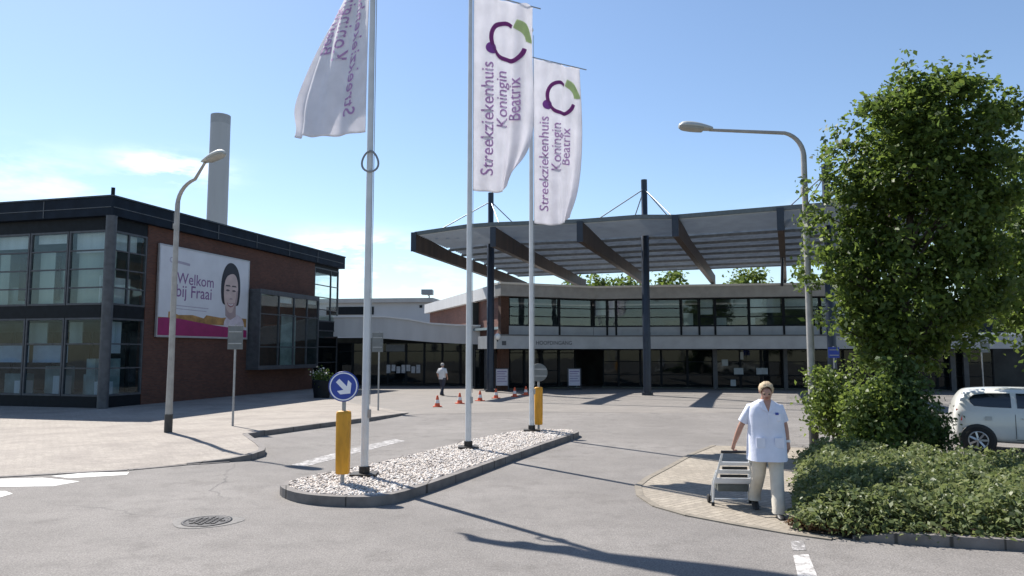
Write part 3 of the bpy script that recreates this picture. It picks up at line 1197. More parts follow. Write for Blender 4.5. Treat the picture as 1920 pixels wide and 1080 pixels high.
mb = MB()
mb.loft([[r[0] + Vector((0, -.10, .003)), r[0] + Vector((0, .45, .003)), r[0] + Vector((0, .45, .09)), r[0] + Vector((0, -.10, .09))] for r in fv], smooth=False)
mb.build('roof_trim', pm('white_trim', (.75, .75, .75), .5, var=.05), cor)
WC = Wall((at(545, 640, 44).x, 44.0), (at(950, 640, 44).x, 44.0))
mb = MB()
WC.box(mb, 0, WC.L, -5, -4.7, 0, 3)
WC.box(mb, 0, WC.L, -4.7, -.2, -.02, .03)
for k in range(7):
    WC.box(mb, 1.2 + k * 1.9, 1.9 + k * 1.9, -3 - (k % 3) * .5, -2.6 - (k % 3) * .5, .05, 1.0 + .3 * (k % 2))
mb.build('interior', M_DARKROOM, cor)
cw = [545, 600, 632, 662, 694, 728, 762, 796, 830, 864, 900, 948]
for i in range(len(cw) - 1):
    zt = at((cw[i] + cw[i + 1]) / 2, 640, 44).z + .28
    window(WC, WC.s_at(cw[i]), WC.s_at(cw[i + 1]) - .01, .06, min(2.62, zt), 0, cor, M_FRAME, M_GLASSD, trans=(2.1,), fw=.06)
mb = MB()
a_, b_ = WC.s_at(725), WC.s_at(790)
z0, z1 = at(757, 699.5, 44).z, at(757, 684, 44).z
for k in range(7):
    q0 = a_ + (b_ - a_) * k / 7
    w_ = (b_ - a_) / 7
    WC.box(mb, q0 + .02, q0 + w_ - .05, .004, .012, z0 + (.12 if k in (1, 4) else 0), z1 - (.1 if k in (2, 5) else 0))
mb.build('window_sticker', pm('frosted_film', (.42, .43, .45), .7, var=.25, scale=9), cor)
mb = MB()
a_ = WC.s_at(724)
WC.box(mb, a_, WC.s_at(759), .004, .012, at(757, 659, 44).z, at(757, 646, 44).z)
mb.build('notice', pm('dull_grey_film', (.12, .13, .135), .6, var=.15), cor)

# ------------------------------------------------------------------ main hospital building
P1 = at(944, 600, 38.8)
P2 = at(1112, 600, 41.2)
P3 = at(1471, 600, 39.3)
P1, P2, P3 = (Vector((p.x, p.y, 0)) for p in (P1, P2, P3))
dR = (P3 - P2).normalized()
P4 = P2 + dR * 31
WA_, WB_ = Wall(P1, P2), Wall(P2, P4)
PL = at(806, 600, 56)
WS = Wall((PL.x, PL.y), P1)                       # brick side wall
hos = thing('hospital_building', 'wide two storey hospital building with pale bands behind the canopy', 'building', P1)
PT = 5.72
s_up_end = WB_.s_at(1745)


def both(fn):
    fn(WA_, 0, WA_.L)
    fn(WB_, 0, WB_.L)


mb = MB()
WA_.box(mb, -.35, WA_.L + .02, -.4, .40, 5.05, PT - .05)
WB_.box(mb, .06, s_up_end, -.4, .40, 5.05, PT - .05)
mb.build('parapet', M_GREYF, hos)
mb = MB()
WA_.box(mb, -.40, WA_.L + .02, -.45, .46, PT - .047, PT + .06)
WB_.box(mb, .06, s_up_end, -.45, .46, PT - .047, PT + .06)
mb.build('coping', pm('white_coping', (.62, .60, .56), .5, var=.06), hos)
mb = MB()
roofq = [P1 + Vector((0, .5, 0)), P2 + Vector((0, .5, 0)), P2 + dR * s_up_end + Vector((0, .5, 0)), P2 + dR * s_up_end + Vector((4, 14, 0)), Vector((PL.x + .5, PL.y, 0))]
mb.prism([(p.x, p.y) for p in roofq], 5.1, 5.5)
mb.build('roof', M_GREYF, hos)
mb = MB()
WS.box(mb, 0, WS.L - .02, -.3, 0, 0, 5.05)
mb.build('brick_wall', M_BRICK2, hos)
mb = MB()
WS.box(mb, -.4, WS.L - .42, -.4, .35, 5.053, PT + .02)
mb.build('side_fascia', M_WHITE, hos)
mb = MB()
WA_.box(mb, -.18, .30, -.3, .06, 0, 5.05)
mb.build('brick_pier', pm('brown_brick', (.075, .035, .022), .85, var=.3, scale=14), hos)
# spandrel band, ledge
mb = MB()
WA_.box(mb, .303, WA_.L - .01, -.25, .02, 2.95, 3.46)
WB_.box(mb, .02, s_up_end, -.25, .02, 2.95, 3.46)
mb.build('spandrel', M_SPAN, hos)
mb = MB()
WA_.box(mb, -.9, WA_.L + .2, -1.4, 1.1, 2.22, 2.90)
WB_.box(mb, .26, WB_.L, -1.4, 1.1, 2.22, 2.90)
led = mb.build('ledge', M_SPAN, hos)
mb = MB()
WA_.box(mb, -.9, WA_.L + .2, -.2, 1.14, 2.903, 2.97)
WB_.box(mb, .26, s_up_end, -.2, 1.14, 2.903, 2.97)
mb.build('ledge_trim', pm('dark_trim', (.09, .095, .10), .5), hos)
mb = MB()
WB_.box(mb, s_up_end + .01, WB_.L, -1.4, 1.16, 2.903, 3.02)
mb.build('ledge_trim', MATS['white_trim'], hos)
# interiors
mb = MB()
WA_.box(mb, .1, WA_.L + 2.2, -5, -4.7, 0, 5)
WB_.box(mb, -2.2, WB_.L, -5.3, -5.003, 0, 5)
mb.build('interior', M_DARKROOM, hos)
mb = MB()
WA_.box(mb, .1, WA_.L - .2, -4.69, -.3, 3.30, 3.44)
WB_.box(mb, .4, s_up_end, -4.69, -.3, 3.30, 3.44)
WB_.box(mb, .4, WB_.L, -4.69, -1.25, -.03, .03)
WA_.box(mb, .1, WA_.L - .2, -4.69, -1.25, -.03, .03)
mb.build('interior_floor', M_ROOM, hos)
# upper windows
up = [WA_.s_at(x) for x in (948, 995, 1049, 1097)]
up[-1] = WA_.L - .02
for i in range(3):
    window(WA_, max(.31, up[i]), up[i + 1] - .01, 3.47, 5.04, .0, hos, M_FRAME, M_GLASS, trans=(4.0, 4.5), fw=.07)
ub = [WB_.s_at(x) for x in (1113, 1139, 1156, 1217, 1278, 1312, 1342, 1406, 1471, 1540, 1610, 1680, 1744)]
ub[0] = .03
rr = random.Random(5)


def blind(s0, s1, o0, o1, z0, z1):
    m = MB()
    WB_.box(m, s0, s1, o0, o1, z0, z1)
    m.build('blind', M_BLIND, hos)


for i in range(len(ub) - 1):
    window(WB_, ub[i], ub[i + 1] - .01, 3.47, 5.04, .0, hos, M_FRAME, M_GLASS, trans=(4.0, 4.5) if i != 4 else (), fw=.07)
    if i in (0, 1, 5, 7, 8):
        blind(ub[i] + .1, ub[i + 1] - .1, -.35, -.32, 5.0 - rr.uniform(.4, 1.1), 5.0)
    if rr.random() < .6:
        blind(ub[i] + .2, ub[i] + .2 + rr.uniform(.3, .8), -1.6, -1.3, 3.46, 3.9 + rr.uniform(0, .4))
for W_, s in [(WB_, q) for q in ub[1:]] + [(WA_, q) for q in up[1:3]]:
    mb = MB()
    W_.box(mb, s - .06, s + .05, .025, .05, 2.975, 3.47)
    mb.build('mullion', M_FRAME, hos)
# ground floor glazing behind the ledge
ga = [WA_.s_at(x) for x in (905, 935, 968, 1000, 1032, 1066, 1098)]
ga[0] = max(-1.4, ga[0])
for i in range(len(ga) - 1):
    nm = 'entrance_door' if i in (3, 4) else 'window'
    window(WA_, ga[i], ga[i + 1] - .01, .04, 2.21, -1.1, hos, M_FRAME, M_GLASSD, trans=(2.0,) if nm == 'window' else (1.0, 2.0), fw=.06, name=nm)
gb = [WB_.s_at(x) for x in (1118, 1158, 1200, 1240, 1290, 1341, 1392, 1432, 1474, 1530, 1590, 1650, 1722, 1770, 1822, 1880)]
for i in range(len(gb) - 1):
    window(WB_, gb[i] + (.3 if i == 0 else 0), gb[i + 1] - .01, .04, 2.21, -1.1, hos, M_FRAME, M_GLASSD, trans=(.75, 1.5), fw=.06)
for x, w in ((1342, .12), (1476, .1), (925, .14), (1795, .12), (1820, .12)):
    W_ = WA_ if x < 1100 else WB_
    s = W_.s_at(x)
    mb = MB()
    W_.box(mb, s - w, s + w, -.9, -.68, .0, 2.215)
    mb.build('pillar', M_GFRAME, hos)
mb = MB()
for x, y0, y1, w in ((1388, 690, 702, 18), (1433, 690, 702, 22), (1377, 712, 724, 10), (1362, 674, 686, 12), (1395, 660, 674, 6)):
    s = WB_.s_at(x)
    Y = WB_.pt(s, -1, 0).y
    WB_.box(mb, WB_.s_at(x - w / 2), WB_.s_at(x + w / 2), -1.095, -1.085, at(x, y1, Y).z, at(x, y0, Y).z)
mb.build('notice', pm('pale_paper', (.33, .37, .39), .7, var=.15), hos)
# lettering on the ledge
Yl = WA_.pt(0, 1.1, 0).y
WL = Wall((WA_.pt(0, 1.1, 0).x, WA_.pt(0, 1.1, 0).y), (WA_.pt(WA_.L, 1.1, 0).x, WA_.pt(WA_.L, 1.1, 0).y))
z_t = 2.44
M_LET = pm('dark_lettering', (.05, .055, .065), .5)
M_LETP = pm('pale_lettering', (.20, .21, .225), .5)
s0, s1 = WL.s_at(1005), WL.s_at(1072)
wall_text(WL, 'HOOFDINGANG', s0, z_t, s1 - s0, .008, M_LET, 'lettering', led, bold=.01)
mb = MB()
s0 = WL.s_at(945)
WL.box(mb, s0 - .12, s0 + .12, .002, .01, 2.40, 2.62)
mb.build('emblem', M_LET, led)
# skylight and dark roof behind the low wing
mb = MB()
a_, b_ = at(1700, 620, 42), at(1990, 620, 42)
mb.box(a_.x, b_.x, 40.5, 52, 3.05, at(1800, 613, 42).z)
mb.build('low_roof', M_FASC, hos)
mb = MB()
y0 = 43.0
q = [at(1785, 612, y0), at(1815, 572, y0), at(1852, 584, y0), at(1900, 612, y0)]
mb.loft([[p for p in q], [p + Vector((0, 4, 0)) for p in q]], smooth=False)
mb.build('skylight', glass_mat('green_glass', (.5, .6, .6), .05, .5, (.07, .11, .12)), hos)
# round lamp on the ledge
lp = at(933, 631, 37.4)
mb = MB()
mb.ellipsoid(lp, (.16, .16, .17))
wl = mb.build('wall_lamp', pm('opal_white', (.80, .80, .78), .3, var=.03), hos)
mb = MB()
mb.tube([lp + Vector((0, 0, -.16)), lp + Vector((0, .1, -.30)), lp + Vector((0, .55, -.33))], .03, 8)
mb.build('bracket', M_GFRAME, wl)

# ------------------------------------------------------------------ entrance canopy
CE = Vector((-4.78, 34.9, 0))
ce = Vector((.933, -.36, 0)).normalized()
cbv = Vector((.36, .933, 0)).normalized()
can = thing('entrance_canopy', 'large louvred canopy hung from dark masts over the entrance', 'canopy', CE)
cw_ = lambda x, y, z: CE + ce * x + cbv * y + Vector((0, 0, z))
XM = 23.5


def zoff(x):
    ks = [(-1, 0), (0, 0), (2.9, .20), (4.2, .20), (8.4, .07), (11, .09), (12.6, -.02), (16.8, .05), (30, .2)]
    for (a, b), (c, d) in zip(ks, ks[1:]):
        if a <= x <= c:
            return b + (d - b) * (x - a) / (c - a)
    return 0


def rz(x, y):
    return 7.72 + zoff(x) * max(0, 1 - y / 9) - .042 * y


xsn = [0, 1.4, 2.9, 4.2, 6.3, 8.4, 11, 12.6, 14.7, 16.8, 19, 21, XM]
mb = MB()
RL = 14.3
yy = .14
sl_k = .44                                     # lean of the blades: along the sun's slant over the canopy
while yy < RL:
    for (xa, xb) in zip(xsn, xsn[1:]):
        za, zb_ = rz(xa, yy), rz(xb, yy)
        h, th = .15, .012
        mb.hexa([cw_(xa, yy, za), cw_(xb, yy, zb_), cw_(xb, yy + th, zb_), cw_(xa, yy + th, za),
                 cw_(xa, yy + h * sl_k, za + h), cw_(xb, yy + h * sl_k, zb_ + h), cw_(xb, yy + h * sl_k + th, zb_ + h), cw_(xa, yy + h * sl_k + th, za + h)])
    yy += .22 if yy < 3.6 else .26
    if 3.6 < yy < 3.86 and mb.v:
        mb.build('front_louvres', pm('pale_zinc', (.31, .33, .325), .6, 0, .1, 1.5, streak=.3), can)
        mb = MB()
        yy = 3.9
mb.build('louvre_roof', M_ROOF, can)
for y0, w, dz, h in ((0, .09, .02, .18), (RL, .10, -.02, .22)):
    mb = MB()
    for (xa, xb) in zip(xsn, xsn[1:]):
        za, zb_ = rz(xa, y0) + dz, rz(xb, y0) + dz
        mb.hexa([cw_(xa, y0, za), cw_(xb, y0, zb_), cw_(xb, y0 + w, zb_), cw_(xa, y0 + w, za), cw_(xa, y0, za + h), cw_(xb, y0, zb_ + h), cw_(xb, y0 + w, zb_ + h), cw_(xa, y0 + w, za + h)])
    mb.build('edge_trim', pm('trim_grey', (.10, .12, .125), .5, var=.15), can)
for y0 in (3.76, 5.4, 7.0, 8.6, 10.4, 12.4):
    mb = MB()
    for (xa, xb) in zip(xsn, xsn[1:]):
        za, zb_ = rz(xa, y0) - .13, rz(xb, y0) - .13
        mb.hexa([cw_(xa, y0, za), cw_(xb, y0, zb_), cw_(xb, y0 + .08, zb_), cw_(xa, y0 + .08, za), cw_(xa, y0, za + .12), cw_(xb, y0, zb_ + .12), cw_(xb, y0 + .08, zb_ + .12), cw_(xa, y0 + .08, za + .12)])
    mb.build('purlin', pm('purlin_grey', (.15, .16, .16), .6, var=.2), can)
for k in range(6):
    x = k * 4.2
    mb = MB()
    bt = lambda y: 7.80 - .042 * y if y > .2 else 7.86
    prof = [(-.06, 6.96, 7.86), (4, 6.80, 7.62), (8, 6.63, 7.42), (12, 6.47, 7.10), (15.9, 6.30, 6.85)]
    rings = []
    for y, zb_, zt in prof:
        zt2 = min(zt, rz(x, max(0, y)) - .14) if y > .5 else zt
        rings.append([cw_(x - .13, y, zb_), cw_(x + .13, y, zb_), cw_(x + .13, y, zt2), cw_(x - .13, y, zt2)])
    mb.loft(rings, smooth=False)
    bo = mb.build('beam', M_WOOD, can)
    mb = MB()
    mb.hexa([cw_(x - .14, -.10, 6.94), cw_(x + .14, -.10, 6.94), cw_(x + .14, -.063, 6.94), cw_(x - .14, -.063, 6.94), cw_(x - .14, -.10, 7.88), cw_(x + .14, -.10, 7.88), cw_(x + .14, -.063, 7.88), cw_(x - .14, -.063, 7.88)])
    mb.build('end_plate', M_NAVY, bo)
    # short stub where the beam lands on the roof of the building
    mb = MB()
    mb.bar(cw_(x, 15.2, 5.45), cw_(x, 15.2, 6.40), .16)
    mb.build('beam_foot', M_NAVY, bo)
MASTZ = 10.42
for x in (2.5, 10.6, 18.7):
    y = 3.7
    mb = MB()
    b0 = cw_(x, y, 0)
    mb.tube([b0, b0 + Vector((0, 0, 8.4)), b0 + Vector((0, 0, 8.45)), b0 + Vector((0, 0, MASTZ))], [.19, .19, .15, .15], 16)
    mo = mb.build('mast', M_NAVY, can)
    mb = MB()
    mb.tube([b0 + Vector((0, 0, 0)), b0 + Vector((0, 0, .12))], .27, 16)
    mb.build('base_plate', M_NAVY, mo)
    for (tx, ty) in ((x - 2.4, 1.0), (x + 1.8, 1.0), (x - 2.4, 8.5), (x + 1.8, 8.5)):
        k = round(tx / 4.2) * 4.2
        mb = MB()
        mb.tube([b0 + Vector((0, 0, MASTZ - .45)), cw_(k, ty, rz(k, ty) + .05)], .028, 8)
        mb.build('tie_rod', M_STEEL, can)
# raking strut from the building's roof up to the front beam line
mb = MB()
f0 = WB_.pt(WB_.s_at(1471), -.25, 5.5)
mb.tube([f0, at(1469, 398, 30.6)], .075, 10)
mb.build('strut', M_NAVY, can)

# ------------------------------------------------------------------ flagpoles and flags
M_FLAG = cloth_mat('white_flag_cloth', (.86, .85, .88), .52)
M_PURD = cloth_mat('purple_flag_print', (.30, .06, .27), .4)
M_PURL = cloth_mat('violet_flag_print', (.32, .09, .42), .3)
M_LIL = cloth_mat('mauve_flag_print', (.60, .38, .64), .5)
M_GRN = cloth_mat('green_flag_print', (.66, .78, .42), .55)

POLES = [(683, 891, 10.1), (878, 840, 10.1), (997, 808, 10.1)]


def flagpole(px, py, h, label, ring_z=None):
    b = gp(px, py, IZ)
    t = thing('flagpole', label, 'flagpole', b, 'flagpoles on the pebble island')
    mb = MB()
    mb.tube([b + Vector((0, 0, z)) for z in (0, 2.5, 5, 7.5, h)], [.062, .058, .052, .047, .040], 14)
    mb.build('pole', M_POLEW, t)
    mb = MB()
    mb.box(b.x - .20, b.x + .20, b.y - .16, b.y + .16, b.z - .04, b.z + .035)
    mb.tube([b + Vector((0, 0, .03)), b + Vector((0, 0, .14))], .085, 12)
    mb.build('base_plate', pm('rusty_black_steel', (.03, .027, .025), .6, .3, .4, 20), t)
    mb = MB()
    mb.ellipsoid(b + Vector((0, 0, h + .05)), (.07, .07, .07))
    mb.build('finial', M_POLEW, t)
    mb = MB()
    hz = 1.1
    mb.tube([b + Vector((.075, -.03, hz)), b + Vector((.068, -.02, h - .1))], .006, 6)
    mb.box(b.x + .05, b.x + .09, b.y - .05, b.y + .01, hz - .08, hz + .05)
    mb.build('halyard', M_STEEL, t)
    if ring_z:
        c = b + Vector((.02, -.075, ring_z))
        mb = MB()
        mb.tube([c + Vector((.13 * math.sin(a) * (1 - .25 * math.cos(a)), 0, .17 * math.cos(a))) for a in [i * math.pi / 12 for i in range(25)]], .017, 8)
        mb.build('rope_loop', pm('grey_rope', (.22, .24, .26), .8), t)
    return b


fb1 = flagpole(683, 891, 10.1, 'white flagpole nearest the camera beside the blue arrow sign', 5.12 - IZ)
fb2 = flagpole(878, 840, 10.1, 'middle white flagpole standing on the pebble island')
fb3 = flagpole(997, 808, 10.1, 'farthest white flagpole by the far yellow bollard')


def make_flag(base, zbot, H, W, ang, label, seed, curl=0.0, droop=0.0, fold=.05):
    """ang(v): heading of the cloth away from the pole at relative height v (radians from +X)"""
    rs = random.Random(seed)
    ph = [rs.uniform(0, 6.28) for _ in range(6)]

    def pos(u, v):
        a = ang(v)
        hd = Vector((math.cos(a), math.sin(a), 0))
        nn = Vector((-math.sin(a), math.cos(a), 0))
        # vertical folds, deeper away from the pole and towards the bottom
        w = (.25 + .75 * u) * fold * (math.sin(u * 9.5 + ph[0] + v * 1.2) + .65 * math.sin(u * 23 + ph[1] - v * 2.0)) * (1.15 - .5 * v)
        w += .04 * math.sin(v * 7 + ph[2] + u * 2) * u
        uu = .075 + u * W
        shrink = droop * max(0, (u - .35) / .65) ** 1.6 * math.exp(-((v) * 5.2) ** 1.3)
        uu -= shrink * W * .55
        z = zbot + v * H + shrink * .55 - .05 * u * (1 - v)
        if curl:
            k = curl * max(0, (u - .62) / .38) * math.exp(-(v * 9) ** 2)
            w += -.30 * k
            z += .16 * k
            uu -= .10 * k
        p = Vector((base.x, base.y, 0)) + hd * uu + nn * w
        p.z = z
        return p

    def nrm(u, v):
        e = .01
        return (pos(u + e, v) - pos(u - e, v)).cross(pos(u, v + e) - pos(u, v - e)).normalized()

    root = thing('banner_flag', label, 'flag', Vector((base.x, base.y, zbot)), 'hospital banner flags')
    nu, nv = 120, 90
    mb = MB()
    vs = [pos(i / nu, j / nv) for j in range(nv + 1) for i in range(nu + 1)]
    fs = [(j * (nu + 1) + i, j * (nu + 1) + i + 1, (j + 1) * (nu + 1) + i + 1, (j + 1) * (nu + 1) + i) for j in range(nv) for i in range(nu)]
    mb.add(vs, fs, True)
    cl_ = mb.build('cloth', M_FLAG, root)
    so_ = cl_.modifiers.new('thickness', 'SOLIDIFY')
    so_.thickness = .003
    so_.offset = 0
    # arm along the top
    mb = MB()
    a = ang(1.0)
    hd = Vector((math.cos(a), math.sin(a), 0))
    top = Vector((base.x, base.y, zbot + H + .02))
    mb.tube([top, top + hd * (W + .28) + Vector((0, 0, -.02))], .014, 8)
    mb.build('arm', M_STEEL, root)

    def printed(name, pts, faces, mat):
        m = MB()
        for sg in (1, -1):
            q = []
            for (u, v) in pts:
                q.append(pos(u, v) + nrm(u, v) * .010 * sg)
            m.add(q, faces, True)
        m.build(name, mat, cl_)

    def words(body, u0, v_top, length, mat, bold=.0):
        vs_, fs_ = text_mesh(body, width=length, bold=bold)
        pts = [(u0 - y / W, v_top - (length - x) / H) for x, y in vs_]
        printed('lettering', pts, fs_, mat)

    words('Streekziekenhuis', .30, .655, 2.45, M_LIL, .003)
    words('Koningin', .54, .625, 1.24, M_LIL, .003)
    words('Beatrix', .77, .610, .98, M_LIL, .003)
    # emblem: open ring, small ball, green leaf
    cu, cv = .56, .785

    def arc(cu, cv, r0, r1, a0, a1, n_=48, m_=5):
        pts, fs_ = [], []
        for k in range(n_ + 1):
            a_ = a0 + (a1 - a0) * k / n_
            for q in range(m_ + 1):
                r_ = r0 + (r1 - r0) * q / m_
                pts.append((cu + r_ * math.cos(a_) / W, cv + r_ * math.sin(a_) / H))
        for k in range(n_):
            for q in range(m_):
                o_ = k * (m_ + 1) + q
                fs_.append((o_, o_ + 1, o_ + m_ + 2, o_ + m_ + 1))
        return pts, fs_
    p_, f_ = arc(cu, cv, .36, .455, R(70), R(345))
    printed('emblem_ring', p_, f_, M_PURD)
    p_, f_ = arc(cu - .40 / W, cv - .24 / H, .0, .125, 0, 2 * math.pi, 20)
    printed('emblem_ball', p_, f_, M_PURL)
    p_, f_ = arc(cu, cv, .42, .62, R(8), R(66), 20, 10)
    p_ = [(min(.985, u), v) for u, v in p_]
    printed('emblem_leaf', p_, f_, M_GRN)
    return root


make_flag(fb1, 5.62, 4.25, 1.55, lambda v: R(180 - (10 + 72 * v)), 'banner flag nearest the camera seen from behind with mirrored lettering', 3, curl=1.0, fold=.085)
make_flag(fb2, 5.40, 4.28, 1.42, lambda v: R(24 + 3 * v), 'middle banner flag with purple ring emblem hanging before the canopy mast', 8, droop=.8, fold=.095)
make_flag(fb3, 5.27, 4.28, 1.42, lambda v: R(26 + 2 * v), 'farthest banner flag with purple ring emblem hanging lowest in the photo', 15, droop=.5, fold=.085)

# ------------------------------------------------------------------ street lamps
M_LAMPP = pm('lamp_post_grey', (.33, .32, .30), .55, .2, .15, 6)
M_LAMPD = pm('lamp_post_dark_foot', (.05, .048, .045), .7, 0, .3, 10)
M_HEAD = pm('lamp_head_grey', (.42, .44, .42), .45, .1, .1, 6)


def street_lamp(base, hz, arm, rise, bend, label, tilt):
    """arm: horizontal vector from the post to the near end of the head"""
    t = thing('street_lamp', label, 'street lamp', base, 'street lamps')
    A_ = Vector(arm)
    hd = A_.normalized()
    mb = MB()
    path = [base + Vector((0, 0, z)) for z in (.5, 2, 3.5, hz - bend)]
    rad = [.085, .075, .068, .06]
    for k in range(1, 8):
        a = math.pi / 2 * k / 8
        path.append(base + hd * (bend * (1 - math.cos(a))) + Vector((0, 0, hz - bend + bend * math.sin(a) * (1 - .35 * rise))))
        rad.append(.055 - .002 * k)
    end = base + A_ + Vector((0, 0, hz + rise * A_.length * .45))
    path.append(end)
    rad.append(.033)
    mb.tube(path, rad, 12)
    mb.build('pole', M_LAMPP, t)
    mb = MB()
    mb.tube([base + Vector((0, 0, -.02)), base + Vector((0, 0, .5))], .095, 14)
    mb.build('foot', M_LAMPD, t)
    if True:
        mb = MB()
        mb.box(base.x - .075, base.x - .03, base.y - .05, base.y + .05, hz - 1.35, hz - 1.22)
        mb.build('clip', M_LAMPP, t)
    # head: flat bowl below, domed hood above
    L = .72
    dz = tilt * L
    side = Vector((-hd.y, hd.x, 0))
    rings, low = [], []
    for k in range(11):
        f = k / 10
        c = end + hd * (L * f - .06) + Vector((0, 0, dz * f))
        w = .055 + .105 * math.sin(math.pi * min(1, f * .62 + .12)) ** 1.2
        if f > .85:
            w *= 1 - .55 * ((f - .85) / .15) ** 2
        h = w * .85
        rings.append([c + side * (w * math.cos(a)) + Vector((0, 0, h * math.sin(a))) for a in [math.pi * j / 10 for j in range(11)]])
        low.append([c + side * (w * .92 * math.cos(a)) + Vector((0, 0, -.006 - .45 * w * math.sin(a))) for a in [math.pi * j / 10 for j in range(11)]])
    mb = MB()
    mb.loft(rings)
    ho = mb.build('lamp_hood', M_HEAD, t)
    mb = MB()
    mb.loft(low[3:])
    mb.build('lamp_glass', pm('lamp_bowl', (.30, .31, .29), .3, 0, .1), ho)
    return t


b = gp(315, 815, .02)
street_lamp(b, 6.50, (.84, -.42, 0), .55, .75, 'left street lamp with short rising arm in front of the billboard', .22)
b = gp(1527, 846, .0)
street_lamp(b, 6.76, (-2.06, -.15, 0), .02, .50, 'tall street lamp with long level arm beside the leafy tree', .08)

# ------------------------------------------------------------------ keep-right bollards and signs


def bollard(px, py, label, front):
    b = gp(px, py, IZ)
    t = thing('keep_right_bollard', label, 'bollard', b, 'yellow island bollards')
    mb = MB()
    mb.tube([b + Vector((0, 0, -.03)), b + Vector((0, 0, 1.62))], .030, 12)
    mb.build('post', M_STEEL, t)
    mb = MB()
    rings = []
    for z, s in ((.13, .088), (.15, .098), (.5, .103), (1.0, .105), (1.04, .098), (1.05, .06)):
        rings.append([b + Vector((s * math.copysign(abs(math.cos(a)) ** .45, math.cos(a)), s * .8 * math.copysign(abs(math.sin(a)) ** .45, math.sin(a)), z)) for a in [2 * math.pi * k / 24 for k in range(24)]])
    mb.loft(rings)
    mb.build('yellow_case', M_YEL, t)
    c = b + Vector((0, 0, 1.41))
    ys = -1 if front else 1
    circ = lambda r, y0: [c + Vector((r * math.cos(a), y0, r * math.sin(a))) for a in [2 * math.pi * k / 36 for k in range(36)]]
    mb = MB()
    mb.loft([circ(.215, -.036 * 1), circ(.225, -.042), circ(.225, -.050), circ(.215, -.054)])
    if not front:
        o = mb.build('sign_disc', M_SIGNB, t)
        mb = MB()
        mb.box(c.x - .20, c.x + .20, c.y - .066, c.y - .0545, c.z + .07, c.z + .10)
        mb.box(c.x - .20, c.x + .20, c.y - .066, c.y - .0545, c.z - .10, c.z - .07)
        mb.build('bracket', M_STEEL, o)
        return t
    o = mb.build('sign_disc', M_BLUE, t)
    mb = MB()
    ri = [[c + Vector((r * math.cos(a), -.0565, r * math.sin(a))) for r in (.208, .190)] for a in [2 * math.pi * k / 36 for k in range(37)]]
    mb.loft(ri, cap=False, close=False, smooth=False)
    mb.build('rim_line', M_SIGNW, o)
    # arrow pointing down to the right
    d = Vector((1, 0, -1)).normalized()
    s = Vector((1, 0, 1)).normalized()
    arrow = [(-.14, -.034), (.00, -.034), (-.045, -.085), (.020, -.105), (.140, 0), (.020, .105), (-.045, .085), (.00, .034), (-.14, .034)]
    arrow = [(-.125, -.036), (.035, -.036), (-.02, -.115), (.05, -.115), (.145, 0), (.05, .115), (-.02, .115), (.035, .036), (-.125, .036)]
    mb = MB()
    mb.slab([c + d * p + s * q + Vector((0, -.0575, 0)) for p, q in arrow], .003)
    mb.build('arrow', M_SIGNW, o)
    return t


bollard(642, 905, 'yellow bollard with blue keep right arrow sign at the near island tip', True)
bollard(1010, 806, 'yellow bollard with grey sign back at the far island end', False)


def sign(px, py, x0, x1, y0, y1, label, mat, extra=.04, r=.03, g=None):
    b = gp(px, py)
    t = thing('road_sign', label, 'sign', b, g)
    A_, B_ = at(x0, y0, b.y - .04), at(x1, y1, b.y - .04)
    mb = MB()
    mb.tube([b + Vector((0, 0, -.02)), (b.x, b.y, A_.z + extra)], r, 10)
    mb.build('post', M_STEEL, t)
    mb = MB()
    mb.box(A_.x, B_.x, b.y - r - .022, b.y - r - .004, B_.z, A_.z)
    p = mb.build('plate', mat, t, bevel=.004)
    mb = MB()
    for f in (.25, .75):
        z = B_.z + (A_.z - B_.z) * f
        mb.box(A_.x + .03, B_.x - .03, b.y - r - .034, b.y - r - .0225, z - .015, z + .015)
    mb.build('bracket', M_STEEL, p)
    return t


sign(436, 805, 428, 455, 611, 655, 'grey sign back on a thin post in front of the billboard', M_SIGNB)
sign(709, 772, 698, 718, 624, 660, 'small grey sign back on a post before the glazed corridor', M_SIGNB)
sign(1845, 742, 1837, 1856, 636, 661, 'grey sign on a post behind the white car', M_SIGNB)
t = sign(1567, 760, 1553, 1574, 651, 671, 'small blue sign on a post half hidden behind the tree', M_BLUE)

# ------------------------------------------------------------------ traffic cones
M_ORA = pm('orange_cone', (.62, .10, .035), .55, var=.12, scale=8)
M_CW = pm('cone_white_band', (.72, .70, .68), .5)


def make_cone():
    t = thing('traffic_cone', 'x', 'traffic cone', (0, 0, 0), 'orange traffic cones before the entrance')
    mb = MB()
    mb.box(-.19, .19, -.19, .19, 0, .035)
    mb.build('base', M_ORA, t, world=False, bevel=.008)
    mb = MB()
    mb.lathe([(.135, .03), (.125, .06), (.105, .17)], n=18, cap=False)
    mb.lathe([(.078, .32), (.040, .50), (.032, .52), (.02, .52)], n=18)
    mb.build('body', M_ORA, t, world=False)
    mb = MB()
    mb.lathe([(.106, .17), (.079, .32)], n=18, cap=False)
    mb.build('white_band', M_CW, t, world=False)
    return t


cone0 = make_cone()
clab = ['traffic cone nearest the camera, just below the walking man', 'traffic cone second from the walking man', 'traffic cone just right of the middle flagpole',
        'traffic cone at the foot of the left canopy mast', 'traffic cone between the canopy mast and the white notice stand', 'traffic cone farthest from the walking man beside the far flagpole']
for i, (x, y) in enumerate(((820, 763), (862, 757), (900, 752), (930, 747), (965, 744), (986, 741))):
    o = cone0 if i == 0 else copy_tree(cone0)
    g = gp(x, y)
    o.location = (g.x, g.y, .006)
    o.scale = (.82, .82, .82)
    o.rotation_euler = (0, 0, .4 * i)
    o['label'] = clab[i]

